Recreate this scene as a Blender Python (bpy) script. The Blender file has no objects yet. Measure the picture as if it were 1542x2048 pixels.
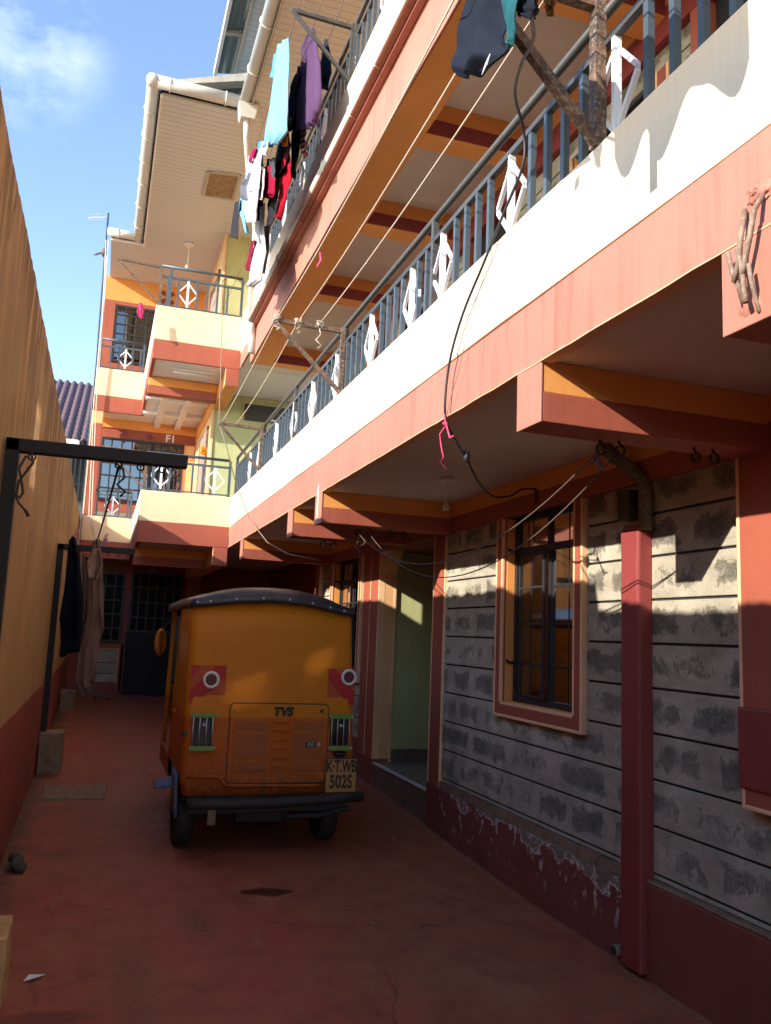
import bpy, bmesh, math, random
from mathutils import Vector, Matrix, noise
random.seed(7)
S = bpy.context.scene
COL = S.collection
rad = math.radians
SUN_DIR = Vector((1.0, 0.42, -0.467)).normalized()      # travel direction of the sunlight
# ------------------------------------------------------------------ camera
CAM = Vector((0, 0, 1.6)); FPX = 1678.68
RX = Vector((0.94674, -0.31946, 0.040357)); RD = Vector((0.084402, 0.125251, -0.988528)); RF = Vector((0.310741, 0.939286, 0.145543))
cd = bpy.data.cameras.new('camera'); cam = bpy.data.objects.new('camera', cd); COL.objects.link(cam)
U = -RD; B = -RF
cam.matrix_world = Matrix(((RX.x, U.x, B.x, CAM.x), (RX.y, U.y, B.y, CAM.y), (RX.z, U.z, B.z, CAM.z), (0, 0, 0, 1)))
cd.sensor_fit = 'HORIZONTAL'; cd.sensor_width = 36; cd.lens = 36 * FPX / 1542; cd.clip_end = 500; cd.clip_start = 0.05
S.camera = cam
def ray(px, py): return RX * ((px - 771) / FPX) + RD * ((py - 1024) / FPX) + RF
def atx(px, py, X): d = ray(px, py); return CAM + d * (X / d.x)
def aty(px, py, Y): d = ray(px, py); return CAM + d * (Y / d.y)
def atz(px, py, Z): d = ray(px, py); return CAM + d * ((Z - 1.6) / d.z)
def gz(y): return 0.037 * min(max(0.0, y - 4.9), 10.8)
# ------------------------------------------------------------------ materials
class NT:
    def __init__(s, name):
        s.m = bpy.data.materials.new(name); s.m.use_nodes = True; s.t = s.m.node_tree; s.t.nodes.clear()
        s.out = s.n('ShaderNodeOutputMaterial'); s.bs = s.n('ShaderNodeBsdfPrincipled'); s.l(s.bs.outputs[0], s.out.inputs[0])
    def n(s, ty, **k):
        x = s.t.nodes.new(ty)
        for a, v in k.items(): setattr(x, a, v)
        return x
    def l(s, a, b): s.t.links.new(a, b)
    def val(s, sock, v):
        if hasattr(v, 'is_output') or isinstance(v, bpy.types.NodeSocket): s.l(v, sock)
        else: sock.default_value = v
    def pos(s):
        return s.n('ShaderNodeNewGeometry').outputs['Position']
    def map(s, v, sc=(1, 1, 1), loc=(0, 0, 0)):
        m = s.n('ShaderNodeMapping'); m.inputs['Scale'].default_value = sc; m.inputs['Location'].default_value = loc
        s.l(v, m.inputs['Vector']); return m.outputs[0]
    def noise(s, v, scale, detail=5, rough=.55, dist=0):
        q = s.n('ShaderNodeTexNoise'); q.inputs['Scale'].default_value = scale; q.inputs['Detail'].default_value = detail
        q.inputs['Roughness'].default_value = rough; q.inputs['Distortion'].default_value = dist
        s.l(v, q.inputs['Vector']); return q.outputs['Fac']
    def ramp(s, f, stops):
        r = s.n('ShaderNodeValToRGB'); e = r.color_ramp.elements
        while len(e) < len(stops): e.new(0.5)
        for i, (p, c) in enumerate(stops):
            e[i].position = p; e[i].color = (c, c, c, 1) if not hasattr(c, '__len__') else (*c[:3], 1)
        s.l(f, r.inputs[0]); return r.outputs[0]
    def math(s, op, a, b=0.0, clamp=False):
        m = s.n('ShaderNodeMath', operation=op, use_clamp=clamp); s.val(m.inputs[0], a); s.val(m.inputs[1], b); return m.outputs[0]
    def mix(s, f, a, b, mode='MIX'):
        m = s.n('ShaderNodeMix', data_type='RGBA', blend_type=mode); s.val(m.inputs[0], f)
        for so, v in ((m.inputs[6], a), (m.inputs[7], b)):
            if isinstance(v, (tuple, list)): so.default_value = (*v[:3], 1)
            else: s.l(v, so)
        return m.outputs[2]
    def crack(s, p, scale, w, seed=0.0):
        d = s.n('ShaderNodeTexVoronoi', feature='DISTANCE_TO_EDGE'); d.inputs['Scale'].default_value = scale
        nz = s.n('ShaderNodeTexNoise'); nz.inputs['Scale'].default_value = 3.5; nz.inputs['Detail'].default_value = 6; s.l(p, nz.inputs['Vector'])
        m = s.mix(.22, p, nz.outputs['Color'], 'ADD'); s.l(m, d.inputs['Vector'])
        k = s.ramp(d.outputs['Distance'], [(0, 1), (w, 0)]); g = s.ramp(s.noise(p, .9, 3), [(.50, 0), (.62, 1)])
        return s.math('MULTIPLY', k, g)
    def xyz(s, v):
        q = s.n('ShaderNodeSeparateXYZ'); s.l(v, q.inputs[0]); return q.outputs
    def bump(s, h, st=.2, d=.01):
        b = s.n('ShaderNodeBump'); b.inputs['Strength'].default_value = st; b.inputs['Distance'].default_value = d
        s.l(h, b.inputs['Height']); s.l(b.outputs[0], s.bs.inputs['Normal'])
    def col(s, c): s.val(s.bs.inputs['Base Color'], c if not isinstance(c, tuple) else (*c[:3], 1))
    def rough(s, r): s.val(s.bs.inputs['Roughness'], r)
def sc3(c, k): return tuple(min(1, x * k) for x in c)
def plaster(name, c, rough=.75, var=.14, streak=.0, sc=(.0, 0, 0), bump=.25, grime=.12):
    t = NT(name); p = t.pos()
    a = t.noise(p, 1.7, 6, .6)
    col = t.mix(t.ramp(a, [(.3, 0), (.72, 1)]), sc3(c, 1 - var), sc3(c, 1 + var * .6))
    f = t.noise(p, 22, 4, .6)
    col = t.mix(t.ramp(f, [(.55, 0), (.78, grime)]), col, sc3(c, .45))
    if streak:
        sm = t.map(p, (9, 9, .55)); st = t.noise(sm, 1.6, 5, .62)
        col = t.mix(t.math('MULTIPLY', t.ramp(st, [(.52, 0), (.72, 1)]), streak), col, sc)
        fs = t.noise(t.map(p, (60, 60, .4)), 1, 2)
        col = t.mix(t.math('MULTIPLY', t.ramp(fs, [(.5, 0), (.75, 1)]), .22), col, sc3(c, 1.25))
    t.col(col); t.rough(rough)
    g = t.noise(p, 160, 3, .6); g2 = t.noise(p, 9, 4, .5)
    t.bump(t.math('ADD', t.math('MULTIPLY', g, .25), g2), bump, .012); return t.m
def simple(name, c, rough=.6, metal=0.0, var=.12, scale=30, bump=.0, coat=0):
    t = NT(name); p = t.pos(); a = t.noise(p, scale, 4)
    t.col(t.mix(a, sc3(c, 1 - var), sc3(c, 1 + var))); t.rough(rough); t.bs.inputs['Metallic'].default_value = metal
    if coat: t.bs.inputs['Coat Weight'].default_value = coat; t.bs.inputs['Coat Roughness'].default_value = .15
    if bump: t.bump(a, bump, .004)
    return t.m
def stone(name, z0=.04):
    t = NT(name); p = t.pos(); q = t.xyz(p)
    u = t.math('ADD', q[0], q[1]); c = t.n('ShaderNodeCombineXYZ'); t.l(u, c.inputs[0]); t.l(t.math('SUBTRACT', q[2], z0), c.inputs[1])
    b = t.n('ShaderNodeTexBrick'); dn = t.n('ShaderNodeTexNoise'); dn.inputs['Scale'].default_value = 6; dn.inputs['Detail'].default_value = 4; t.l(p, dn.inputs['Vector']); dv = t.n('ShaderNodeVectorMath', operation='MULTIPLY_ADD'); t.l(dn.outputs['Color'], dv.inputs[0]); dv.inputs[1].default_value = (.16, .09, 0); ad = t.n('ShaderNodeVectorMath', operation='SUBTRACT'); t.l(c.outputs[0], ad.inputs[0]); ad.inputs[1].default_value = (.08, .045, 0); t.l(ad.outputs[0], dv.inputs[2]); t.l(dv.outputs[0], b.inputs['Vector'])
    b.inputs['Scale'].default_value = 1; b.inputs['Brick Width'].default_value = .41; b.inputs['Row Height'].default_value = .225
    b.inputs['Mortar Size'].default_value = .095; b.inputs['Mortar Smooth'].default_value = 1; b.offset = .43; b.squash = 1.5; b.squash_frequency = 3; b.inputs['Color1'].default_value = (0, 0, 0, 1); b.inputs['Color2'].default_value = (1, 1, 1, 1); b.inputs['Mortar'].default_value = (.5, .5, .5, 1)
    core = t.ramp(b.outputs['Fac'], [(.0, 1), (.75, 0)])
    n1 = t.noise(p, 11, 6, .7, .6); n2 = t.noise(p, 3.1, 4, .6); n3 = t.noise(p, 48, 6, .8, 1.2)
    n0 = t.noise(p, 5.5, 5, .65, .8)
    m = t.math('ADD', t.math('MULTIPLY', core, .36), t.math('MULTIPLY', n1, .9)); m = t.math('ADD', m, t.math('MULTIPLY', n0, .9))
    m = t.math('ADD', m, t.math('MULTIPLY', n3, 1.0)); m = t.math('ADD', m, t.math('MULTIPLY', t.math('SUBTRACT', t.xyz(b.outputs['Color'])[0], .5), .34))
    dark = t.ramp(t.math('SUBTRACT', m, 1.1), [(.52, 0), (.98, .72)])
    base = t.mix(t.ramp(n2, [(.35, 0), (.65, 1)]), (.43, .39, .30), (.60, .55, .43))
    dk = t.mix(t.ramp(n3, [(.40, 1), (.58, 0)]), (.11, .10, .082), (.36, .33, .265))
    col = t.mix(dark, base, dk)
    st = t.noise(t.map(p, (3, 3, .6)), 1.4, 5, .65)                              # brown damp near the foot
    col = t.mix(t.ramp(t.noise(t.map(p, (2, 2, 5)), 2.2, 6, .7), [(.45, 0), (.7, .45)]), col, (.16, .14, .10))
    col = t.mix(t.ramp(t.noise(p, 90, 3, .6), [(.60, 0), (.68, .5)]), col, (.10, .09, .075))
    low = t.ramp(q[2], [(.35, 1), (1.0, 0)])
    col = t.mix(t.math('MULTIPLY', t.math('MULTIPLY', t.ramp(st, [(.45, 0), (.7, 1)]), low), .6), col, (.12, .095, .06))
    t.col(col); t.rough(.92)
    h = t.math('ADD', t.math('MULTIPLY', t.math('MULTIPLY', dark, n3), -1.6), t.math('MULTIPLY', t.noise(p, 140, 4, .7), .35))
    t.bump(h, 1.0, .03); return t.m
def peeling(name):
    t = NT(name); p = t.pos(); q = t.xyz(p)
    n = t.noise(p, 7, 6, .62, .4); nb = t.noise(p, 30, 4, .6)
    yb = t.ramp(t.math('MULTIPLY', q[1], .1), [(.36, 1), (.42, 1), (.60, .8), (.64, .55)])
    f = t.math('ADD', t.math('MULTIPLY', t.math('SUBTRACT', q[2], .31), 1.9), t.math('MULTIPLY', t.math('SUBTRACT', n, .5), 1.1))
    f = t.math('ADD', t.math('SUBTRACT', f, .05), t.math('MULTIPLY', t.math('SUBTRACT', nb, .5), .25))
    f = t.math('ADD', f, t.math('MULTIPLY', t.math('SUBTRACT', yb, 1), .5))
    red = t.mix(t.noise(p, 4, 5), (.15, .035, .03), (.235, .06, .045)); grey = t.mix(t.noise(p, 12, 5, .7), (.10, .085, .06), (.27, .22, .16))
    k = t.ramp(f, [(0, 0), (.02, 0), (.03, 1)]); w = t.ramp(f, [(.0, 0), (.012, 1), (.05, 1), (.07, 0)])
    col = t.mix(k, red, grey); col = t.mix(t.math('MULTIPLY', w, t.ramp(nb, [(.38, 0), (.5, 1)])), col, (.62, .55, .50))
    fl = t.math('MULTIPLY', t.ramp(t.noise(t.map(p, (1, 1, .55)), 17, 4, .6), [(.60, 0), (.64, 1)]), t.ramp(q[2], [(.10, 0), (.22, 1)])); col = t.mix(t.math('MULTIPLY', fl, .7), col, (.55, .45, .40))
    t.col(col); t.rough(.8); t.bump(t.math('ADD', t.math('MULTIPLY', k, -.8), t.math('MULTIPLY', nb, .5)), .6, .02); return t.m
def ground_mat():
    t = NT('red_oxide_cement'); p = t.pos(); q = t.xyz(p)
    a = t.noise(p, .8, 7, .62); b = t.noise(p, 5, 7, .68); c = t.noise(p, 34, 5, .7)
    col = t.mix(t.ramp(a, [(.36, 0), (.66, 1)]), (.36, .08, .046), (.32, .12, .06))
    col = t.mix(t.ramp(b, [(.48, 0), (.70, .75)]), col, (.19, .05, .034))
    col = t.mix(t.ramp(b, [(.26, .6), (.42, 0)]), col, (.40, .20, .115))
    col = t.mix(t.ramp(c, [(.58, 0), (.72, .5)]), col, (.07, .032, .022))
    sc2 = t.noise(t.map(p, (3.0, 1.2, 1)), 1.5, 8, .72, .3); col = t.mix(t.ramp(sc2, [(.54, 0), (.70, .45)]), col, (.17, .042, .028))
    col = t.mix(t.ramp(sc2, [(.30, .45), (.45, 0)]), col, (.40, .185, .10))
    scr = t.noise(t.map(p, (20, 3, 1)), 1.2, 5, .7)
    col = t.mix(t.ramp(scr, [(.6, 0), (.72, .25)]), col, (.34, .17, .12))
    col = t.mix(t.math('MULTIPLY', t.crack(p, .55, .006), .75), col, (.05, .02, .015))
    def spot(cx, cy, sx, sy, r0, r1, k=.35):
        dx = t.math('DIVIDE', t.math('SUBTRACT', q[0], cx), sx); dy = t.math('DIVIDE', t.math('SUBTRACT', q[1], cy), sy)
        d = t.math('SQRT', t.math('ADD', t.math('MULTIPLY', dx, dx), t.math('MULTIPLY', dy, dy)))
        d = t.math('ADD', d, t.math('MULTIPLY', t.math('SUBTRACT', b, .5), k * 4))
        return t.ramp(d, [(r0, 1), (r1, 0)])
    wet = spot(1.1, 5.36, .20, .085, .70, .84, .6)
    col = t.mix(t.math('MULTIPLY', wet, .85), col, (.045, .014, .012))
    s2 = spot(.28, 4.1, .16, .8, .4, 1.0, .5)
    col = t.mix(t.math('MULTIPLY', t.math('MULTIPLY', s2, t.ramp(c, [(.40, .2), (.62, 1)])), .55), col, (.10, .065, .035))
    s3 = spot(.65, 4.9, .12, .3, .4, 1.0, .6)
    col = t.mix(t.math('MULTIPLY', t.math('MULTIPLY', s3, t.ramp(c, [(.42, 0), (.55, 1)])), .7), col, (.09, .07, .035))
    s4 = spot(-.15, 3.9, .35, .1, .5, 1.0, .5); col = t.mix(t.math('MULTIPLY', s4, .7), col, (.12, .02, .018))
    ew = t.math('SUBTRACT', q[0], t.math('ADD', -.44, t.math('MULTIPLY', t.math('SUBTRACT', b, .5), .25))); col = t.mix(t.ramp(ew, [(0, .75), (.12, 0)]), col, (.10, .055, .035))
    # pale line of dried cement along the foot of the long wall
    e = t.math('ABSOLUTE', t.math('SUBTRACT', q[0], t.math('ADD', 2.63, t.math('MULTIPLY', t.math('SUBTRACT', b, .5), .12))))
    col = t.mix(t.math('MULTIPLY', t.ramp(e, [(.0, .6), (.035, 0)]), t.ramp(c, [(.4, .2), (.6, 1)])), col, (.30, .2, .14))
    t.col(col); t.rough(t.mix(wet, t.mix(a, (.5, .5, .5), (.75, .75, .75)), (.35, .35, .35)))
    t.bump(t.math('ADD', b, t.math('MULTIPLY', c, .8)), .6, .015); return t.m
def glass(name, rough=.055, tint=(.88, .88, .86), ior=2.3):
    t = NT(name); t.t.nodes.remove(t.bs)
    tr = t.n('ShaderNodeBsdfTransparent'); tr.inputs[0].default_value = (*tint, 1)
    gl = t.n('ShaderNodeBsdfGlossy'); gl.inputs['Roughness'].default_value = rough
    fr = t.n('ShaderNodeFresnel'); fr.inputs['IOR'].default_value = ior
    mx = t.n('ShaderNodeMixShader'); t.l(fr.outputs[0], mx.inputs[0]); t.l(tr.outputs[0], mx.inputs[1]); t.l(gl.outputs[0], mx.inputs[2])
    t.l(mx.outputs[0], t.out.inputs[0]); return t.m
def cloth_mat(name, c, stripes=None):
    t = NT(name); p = t.pos(); a = t.noise(p, 18, 5)
    col = t.mix(a, sc3(c, .82), sc3(c, 1.15))
    if stripes:
        z = t.xyz(p)[2]; w = t.math('FRACT', t.math('MULTIPLY', z, 14)); col = t.mix(t.ramp(w, [(.48, 0), (.5, 1)]), col, stripes)
    t.col(col); t.rough(.95); t.bs.inputs['Specular IOR Level'].default_value = .05
    t.bump(t.noise(p, 260, 2), .15, .002); return t.m
def soffit_mat():
    t = NT('soffit_cladding'); p = t.pos(); q = t.xyz(p)
    f = t.math('FRACT', t.math('MULTIPLY', q[1], 10.0)); g = t.ramp(f, [(0, 0), (.06, 1), (.94, 1), (1, 0)])
    a = t.noise(p, 2, 5); col = t.mix(a, (.54, .575, .555), (.61, .645, .625)); col = t.mix(g, (.34, .31, .26), col)
    t.col(col); t.rough(.5); t.bump(g, .5, .01); return t.m
def mud_metal(name, c, d1=(.20, .10, .055), d2=(.35, .30, .20)):
    t = NT(name); p = t.pos(); a = t.noise(p, 14, 6, .7); b = t.noise(p, 60, 4, .7)
    col = t.mix(t.ramp(a, [(.45, 0), (.62, 1)]), c, d1); col = t.mix(t.ramp(b, [(.5, 0), (.7, .8)]), col, d2)
    t.col(col); t.rough(.7); t.bump(b, .4, .004); return t.m
def corrugated(name, c, axis=1, n=14.0):
    t = NT(name); p = t.pos(); q = t.xyz(p); f = t.math('SINE', t.math('MULTIPLY', q[axis], n * 6.283))
    a = t.noise(p, 6, 5); t.col(t.mix(a, sc3(c, .75), sc3(c, 1.2))); t.rough(.5); t.bs.inputs['Metallic'].default_value = .3; t.bump(f, .8, .015); return t.m
def wallstreak():
    t = NT('stained_peach_plaster'); p = t.pos(); q = t.xyz(p)
    c = (.42, .255, .105); a = t.noise(p, 1.4, 6, .6)
    col = t.mix(t.ramp(a, [(.3, 0), (.7, 1)]), sc3(c, .85), sc3(c, 1.1))
    top = t.ramp(t.math('MULTIPLY', q[2], .25), [(.40, .15), (.62, .5), (.84, 1)])
    st = t.noise(t.map(p, (3.2, 3.2, .30)), 1.9, 7, .68, .3); s2 = t.noise(t.map(p, (9, 9, 1.6)), 1.0, 6, .7, .4)
    far = t.ramp(t.math('MULTIPLY', q[1], .1), [(.3, .7), (.7, 1.0)])
    k = t.math('MULTIPLY', t.math('MULTIPLY', t.ramp(t.math('ADD', st, t.math('MULTIPLY', t.math('SUBTRACT', s2, .5), .7)), [(.40, 0), (.54, 1)]), top), far)
    col = t.mix(t.math('MULTIPLY', k, .95), col, (.09, .05, .022))
    f = t.noise(p, 25, 4, .65); col = t.mix(t.ramp(f, [(.56, 0), (.75, .35)]), col, (.3, .15, .06))
    col = t.mix(t.math('MULTIPLY', t.crack(p, .9, .010), .7), col, (.08, .045, .02)); pt = t.noise(p, .55, 3, .5, .4); col = t.mix(t.ramp(pt, [(.56, 0), (.60, .35)]), col, (.40, .27, .14))
    t.col(col); t.rough(.85); t.bump(t.math('ADD', t.noise(p, 90, 4, .65), t.noise(p, 8, 4)), .3, .012); return t.m
M = dict(
    ground=ground_mat(), red=plaster('red_oxide_paint', (.33, .082, .045), .7, .12, .4, (.24, .055, .03)),
    red_fascia=plaster('faded_red_paint', (.44, .18, .128), .7, .14, .8, (.33, .11, .07)),
    darkred=plaster('dark_red_paint', (.235, .038, .036), .6, .12), yellow=plaster('ochre_yellow_paint', (.72, .305, .075), .75, .10),
    peach=plaster('peach_paint', (.74, .42, .20), .75, .10), edge=plaster('pale_orange_edge', (.78, .48, .27), .8, .2),
    cream=plaster('cream_paint', (.80, .60, .38), .75, .07, .15, (.66, .46, .26), .3, .08),
    whitecream=plaster('pale_cream_paint', (.85, .67, .47), .75, .06, .3, (.66, .46, .28), .3, .10),
    ceil=plaster('ceiling_paint', (.66, .62, .55), .8, .08), white=plaster('white_paint', (.78, .76, .72), .6, .05),
    green=plaster('lime_green_paint', (.46, .48, .225), .7, .12, .25, (.34, .35, .14)), stone=stone('keyed_stone'), mortar=simple('dark_mortar', (.035, .033, .033), .95),
    peel=peeling('peeling_red_plinth'), plinth=plaster('red_plinth_paint', (.22, .055, .042), .6, .2, .2, (.30, .09, .07)), leftwall=wallstreak(), wallred=plaster('wall_red_band', (.27, .06, .035), .7, .2, .3, (.16, .04, .025)),
    black=simple('black_painted_steel', (.010, .010, .012), .7, 0, .3, 40, .1), steel=simple('blue_grey_steel', (.085, .115, .14), .45, .3, .25, 25, .1),
    pipe=simple('grey_steel_pipe', (.10, .10, .095), .45, .4, .25, 25, .1), whitebar=simple('white_steel', (.72, .74, .78), .5, 0, .05, 30),
    rust=mud_metal('peeling_paint_steel', (.07, .045, .035)), glass=glass('window_glass'), clearglass=glass('clear_glass', .04, (.95, .95, .94), 1.33), darkglass=glass('dark_glass', .5, (.12, .11, .10), 1.25), skyglass=glass('reflective_glass', .02, (.25, .27, .3), 3.0),
    frame=simple('black_window_steel', (.022, .022, .026), .5, .1, .3, 30), curtain=cloth_mat('brown_curtain', (.50, .29, .19)), curtainw=cloth_mat('pale_curtain', (.24, .19, .16)),
    pvc=simple('cream_pvc_gutter', (.56, .55, .49), .35, 0, .12, 6), pvcgrey=mud_metal('dusty_grey_pipe', (.09, .085, .08)), soffit=soffit_mat(), pipe_bounce=simple('pipe_underside_bounce', (.28, .10, .055), .5, 0, .25, 12),
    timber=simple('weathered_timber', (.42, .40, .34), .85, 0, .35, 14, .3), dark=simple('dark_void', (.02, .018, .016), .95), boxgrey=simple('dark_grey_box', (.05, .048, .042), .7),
    corr=corrugated('blue_grey_sheet', (.10, .14, .17), 0, 12), corr2=corrugated('grey_green_sheet', (.13, .155, .145), 0, 9), conc=mud_metal('dirty_concrete', (.24, .17, .11), (.16, .09, .055), (.28, .2, .13)), concpale=simple('painted_concrete', (.46, .30, .14), .85, 0, .3, 12, .3),
    hatch=mud_metal('stained_board', (.30, .21, .10)), tile=simple('purple_roof_tile', (.13, .085, .095), .5, .1, .25, 8), grey=simple('grey_render', (.32, .30, .27), .9, 0, .2, 6, .2), rope=simple('pale_rope', (.62, .52, .42), .9, 0, .2, 60),
    orangerope=simple('orange_rope', (.62, .36, .14), .9, 0, .2, 60), cable=simple('black_cable', (.02, .02, .022), .5), rebar=mud_metal('weathered_rebar', (.20, .13, .09), (.30, .22, .16), (.40, .33, .25)), rope2=simple('dark_twisted_rope', (.10, .07, .06), .9), wire=simple('thin_brown_wire', (.22, .16, .12), .7), pink=cloth_mat('pink_cord', (.70, .08, .16)), orange_rag=cloth_mat('orange_rag', (.7, .25, .03)),
    pebble=mud_metal('pebble_tile', (.10, .085, .07)), tilefloor=simple('grey_floor_tile', (.20, .17, .15), .35, 0, .25, 20), blueplastic=simple('blue_plastic', (.05, .12, .35), .4))
# ------------------------------------------------------------------ mesh builder
CRACK = None
class MB:
    def __init__(s): s.b = bmesh.new()
    def face(s, pts, mi=0, smooth=False):
        vs = [s.b.verts.new(p) for p in pts]; f = s.b.faces.new(vs); f.material_index = mi; f.smooth = smooth; return f
    def hexa(s, p, mi=0):      # p: 8 points, bottom ring then top ring
        v = [s.b.verts.new(q) for q in p]
        for idx in ((3, 2, 1, 0), (4, 5, 6, 7), (0, 1, 5, 4), (1, 2, 6, 5), (2, 3, 7, 6), (3, 0, 4, 7)):
            f = s.b.faces.new([v[i] for i in idx]); f.material_index = mi
    def box(s, x0, x1, y0, y1, z0, z1, mi=0):
        s.hexa([(x0, y0, z0), (x1, y0, z0), (x1, y1, z0), (x0, y1, z0), (x0, y0, z1), (x1, y0, z1), (x1, y1, z1), (x0, y1, z1)], mi); return s
    def prism(s, poly, h, mi=0):   # poly: list of 3d points (planar), h: extrusion vector
        h = Vector(h); a = [s.b.verts.new(p) for p in poly]; c = [s.b.verts.new(Vector(p) + h) for p in poly]; n = len(poly)
        f = s.b.faces.new(a[::-1]); f.material_index = mi; f = s.b.faces.new(c); f.material_index = mi
        for i in range(n):
            f = s.b.faces.new((a[i], a[(i + 1) % n], c[(i + 1) % n], c[i])); f.material_index = mi
        return s
    def tube(s, pts, r, seg=8, mi=0, square=False, caps=True):
        pts = [Vector(p) for p in pts]; n = len(pts); rings = []
        rr = r if hasattr(r, '__len__') else [r] * n
        up = None
        for i, p in enumerate(pts):
            d = ((pts[min(i + 1, n - 1)] - pts[max(i - 1, 0)])).normalized()
            if up is None: up = Vector((0, 0, 1)) if abs(d.z) < .9 else Vector((0, 1, 0))
            a = d.cross(up)
            if a.length < 1e-5: a = d.cross(Vector((1, 0, 0)))
            a.normalize(); b = a.cross(d).normalized(); up = b
            k = 4 if square else seg; off = math.pi / 4 if square else 0; R = rr[i] * (1.41421 if square else 1)
            rings.append([s.b.verts.new(p + a * (R * math.cos(off + 2 * math.pi * j / k)) + b * (R * math.sin(off + 2 * math.pi * j / k))) for j in range(k)])
        k = len(rings[0])
        for i in range(n - 1):
            for j in range(k):
                f = s.b.faces.new((rings[i][j], rings[i][(j + 1) % k], rings[i + 1][(j + 1) % k], rings[i + 1][j])); f.smooth = not square; f.material_index = mi
        if caps:
            f = s.b.faces.new(rings[0][::-1]); f.material_index = mi; f = s.b.faces.new(rings[-1]); f.material_index = mi
        return s
    def bar(s, p, q, w, h=None, mi=0):     # flat / square bar
        p, q = Vector(p), Vector(q); d = (q - p).normalized(); up = Vector((0, 0, 1)) if abs(d.z) < .95 else Vector((0, 1, 0))
        a = d.cross(up).normalized(); b = a.cross(d).normalized(); h = h or w; a *= w / 2; b *= h / 2
        s.hexa([p - a - b, p + a - b, p + a + b, p - a + b, q - a - b, q + a - b, q + a + b, q - a + b], mi); return s
    def ball(s, c, r, sc=(1, 1, 1), mi=0, seg=10):
        m = Matrix.Translation(c) @ Matrix.Diagonal((*sc, 1)); g = bmesh.ops.create_uvsphere(s.b, u_segments=seg, v_segments=max(5, seg // 2 + 1), radius=r, matrix=m)
        for v in g['verts']:
            for f in v.link_faces: f.material_index = mi; f.smooth = True
        return s
    def cyl(s, p, q, r, seg=16, mi=0, r2=None): return s.tube([p, q], [r, r if r2 is None else r2], seg, mi)
    def ring(s, c, axis, R, r, seg=20, mi=0):
        axis = Vector(axis).normalized(); a = axis.cross(Vector((0, 0, 1)) if abs(axis.z) < .9 else Vector((1, 0, 0))).normalized(); b = axis.cross(a)
        vs = []
        for i in range(seg):
            t = 2 * math.pi * i / seg; o = a * math.cos(t) + b * math.sin(t); cc = Vector(c) + o * R
            vs.append([s.b.verts.new(cc + o * (r * math.cos(2 * math.pi * j / 8)) + axis * (r * math.sin(2 * math.pi * j / 8))) for j in range(8)])
        for i in range(seg):
            for j in range(8):
                f = s.b.faces.new((vs[i][j], vs[(i + 1) % seg][j], vs[(i + 1) % seg][(j + 1) % 8], vs[i][(j + 1) % 8])); f.smooth = True; f.material_index = mi
        return s
    def grid(s, f, nu, nv, mi=0, smooth=True):
        v = [[s.b.verts.new(f(i / nu, j / nv)) for j in range(nv + 1)] for i in range(nu + 1)]
        for i in range(nu):
            for j in range(nv):
                q = s.b.faces.new((v[i][j], v[i + 1][j], v[i + 1][j + 1], v[i][j + 1])); q.smooth = smooth; q.material_index = mi
        return s
    def rough(s, amp, freq, cut=0):       # slightly uneven, hand-made surfaces
        for v in s.b.verts:
            v.co += Vector((noise.noise(v.co * freq), noise.noise(v.co * freq + Vector((9, 3, 1))), noise.noise(v.co * freq + Vector((2, 7, 5))))) * amp
        return s
    def slice(s, axis, step, lo, hi):
        k = lo
        while k < hi:
            n = Vector((0, 0, 0)); n[axis] = 1; c = Vector((0, 0, 0)); c[axis] = k
            bmesh.ops.bisect_plane(s.b, geom=s.b.verts[:] + s.b.edges[:] + s.b.faces[:], plane_co=c, plane_no=n); k += step
        return s
    def done(s, name, mats, parent=None, bevel=0, L=None, solid=0):
        if not isinstance(mats, (list, tuple)): mats = [mats]
        bmesh.ops.recalc_face_normals(s.b, faces=s.b.faces)
        org = L if L is not None else (ROOT[parent.name] if parent is not None and parent.name in ROOT else Vector((0, 0, 0)))
        org = Vector(org); bmesh.ops.translate(s.b, vec=-org, verts=s.b.verts)
        me = bpy.data.meshes.new(name); s.b.to_mesh(me); s.b.free()
        for m in mats: me.materials.append(m)
        o = bpy.data.objects.new(name, me); COL.objects.link(o)
        if parent is not None: o.parent = parent
        else: o.location = org
        ROOT[o.name] = org
        if solid: md = o.modifiers.new('solid', 'SOLIDIFY'); md.thickness = solid; md.offset = 0
        if bevel: md = o.modifiers.new('bevel', 'BEVEL'); md.width = bevel; md.segments = 2; md.limit_method = 'ANGLE'; md.harden_normals = False
        return o
ROOT = {}
def tag(o, label=None, cat=None, group=None, kind=None):
    if label: o['label'] = label
    if cat: o['category'] = cat
    if group: o['group'] = group
    if kind: o['kind'] = kind
    return o
def thing(name, loc, label, cat, group=None):
    o = bpy.data.objects.new(name, None); COL.objects.link(o); o.location = loc; o.empty_display_size = .2
    ROOT[o.name] = Vector(loc); return tag(o, label, cat, group)
def dup(o, off):
    c = o.copy(); COL.objects.link(c); c.parent = o.parent; c.location = Vector(o.location) + Vector(off)
    ROOT[c.name] = ROOT[o.name]; return c
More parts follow.
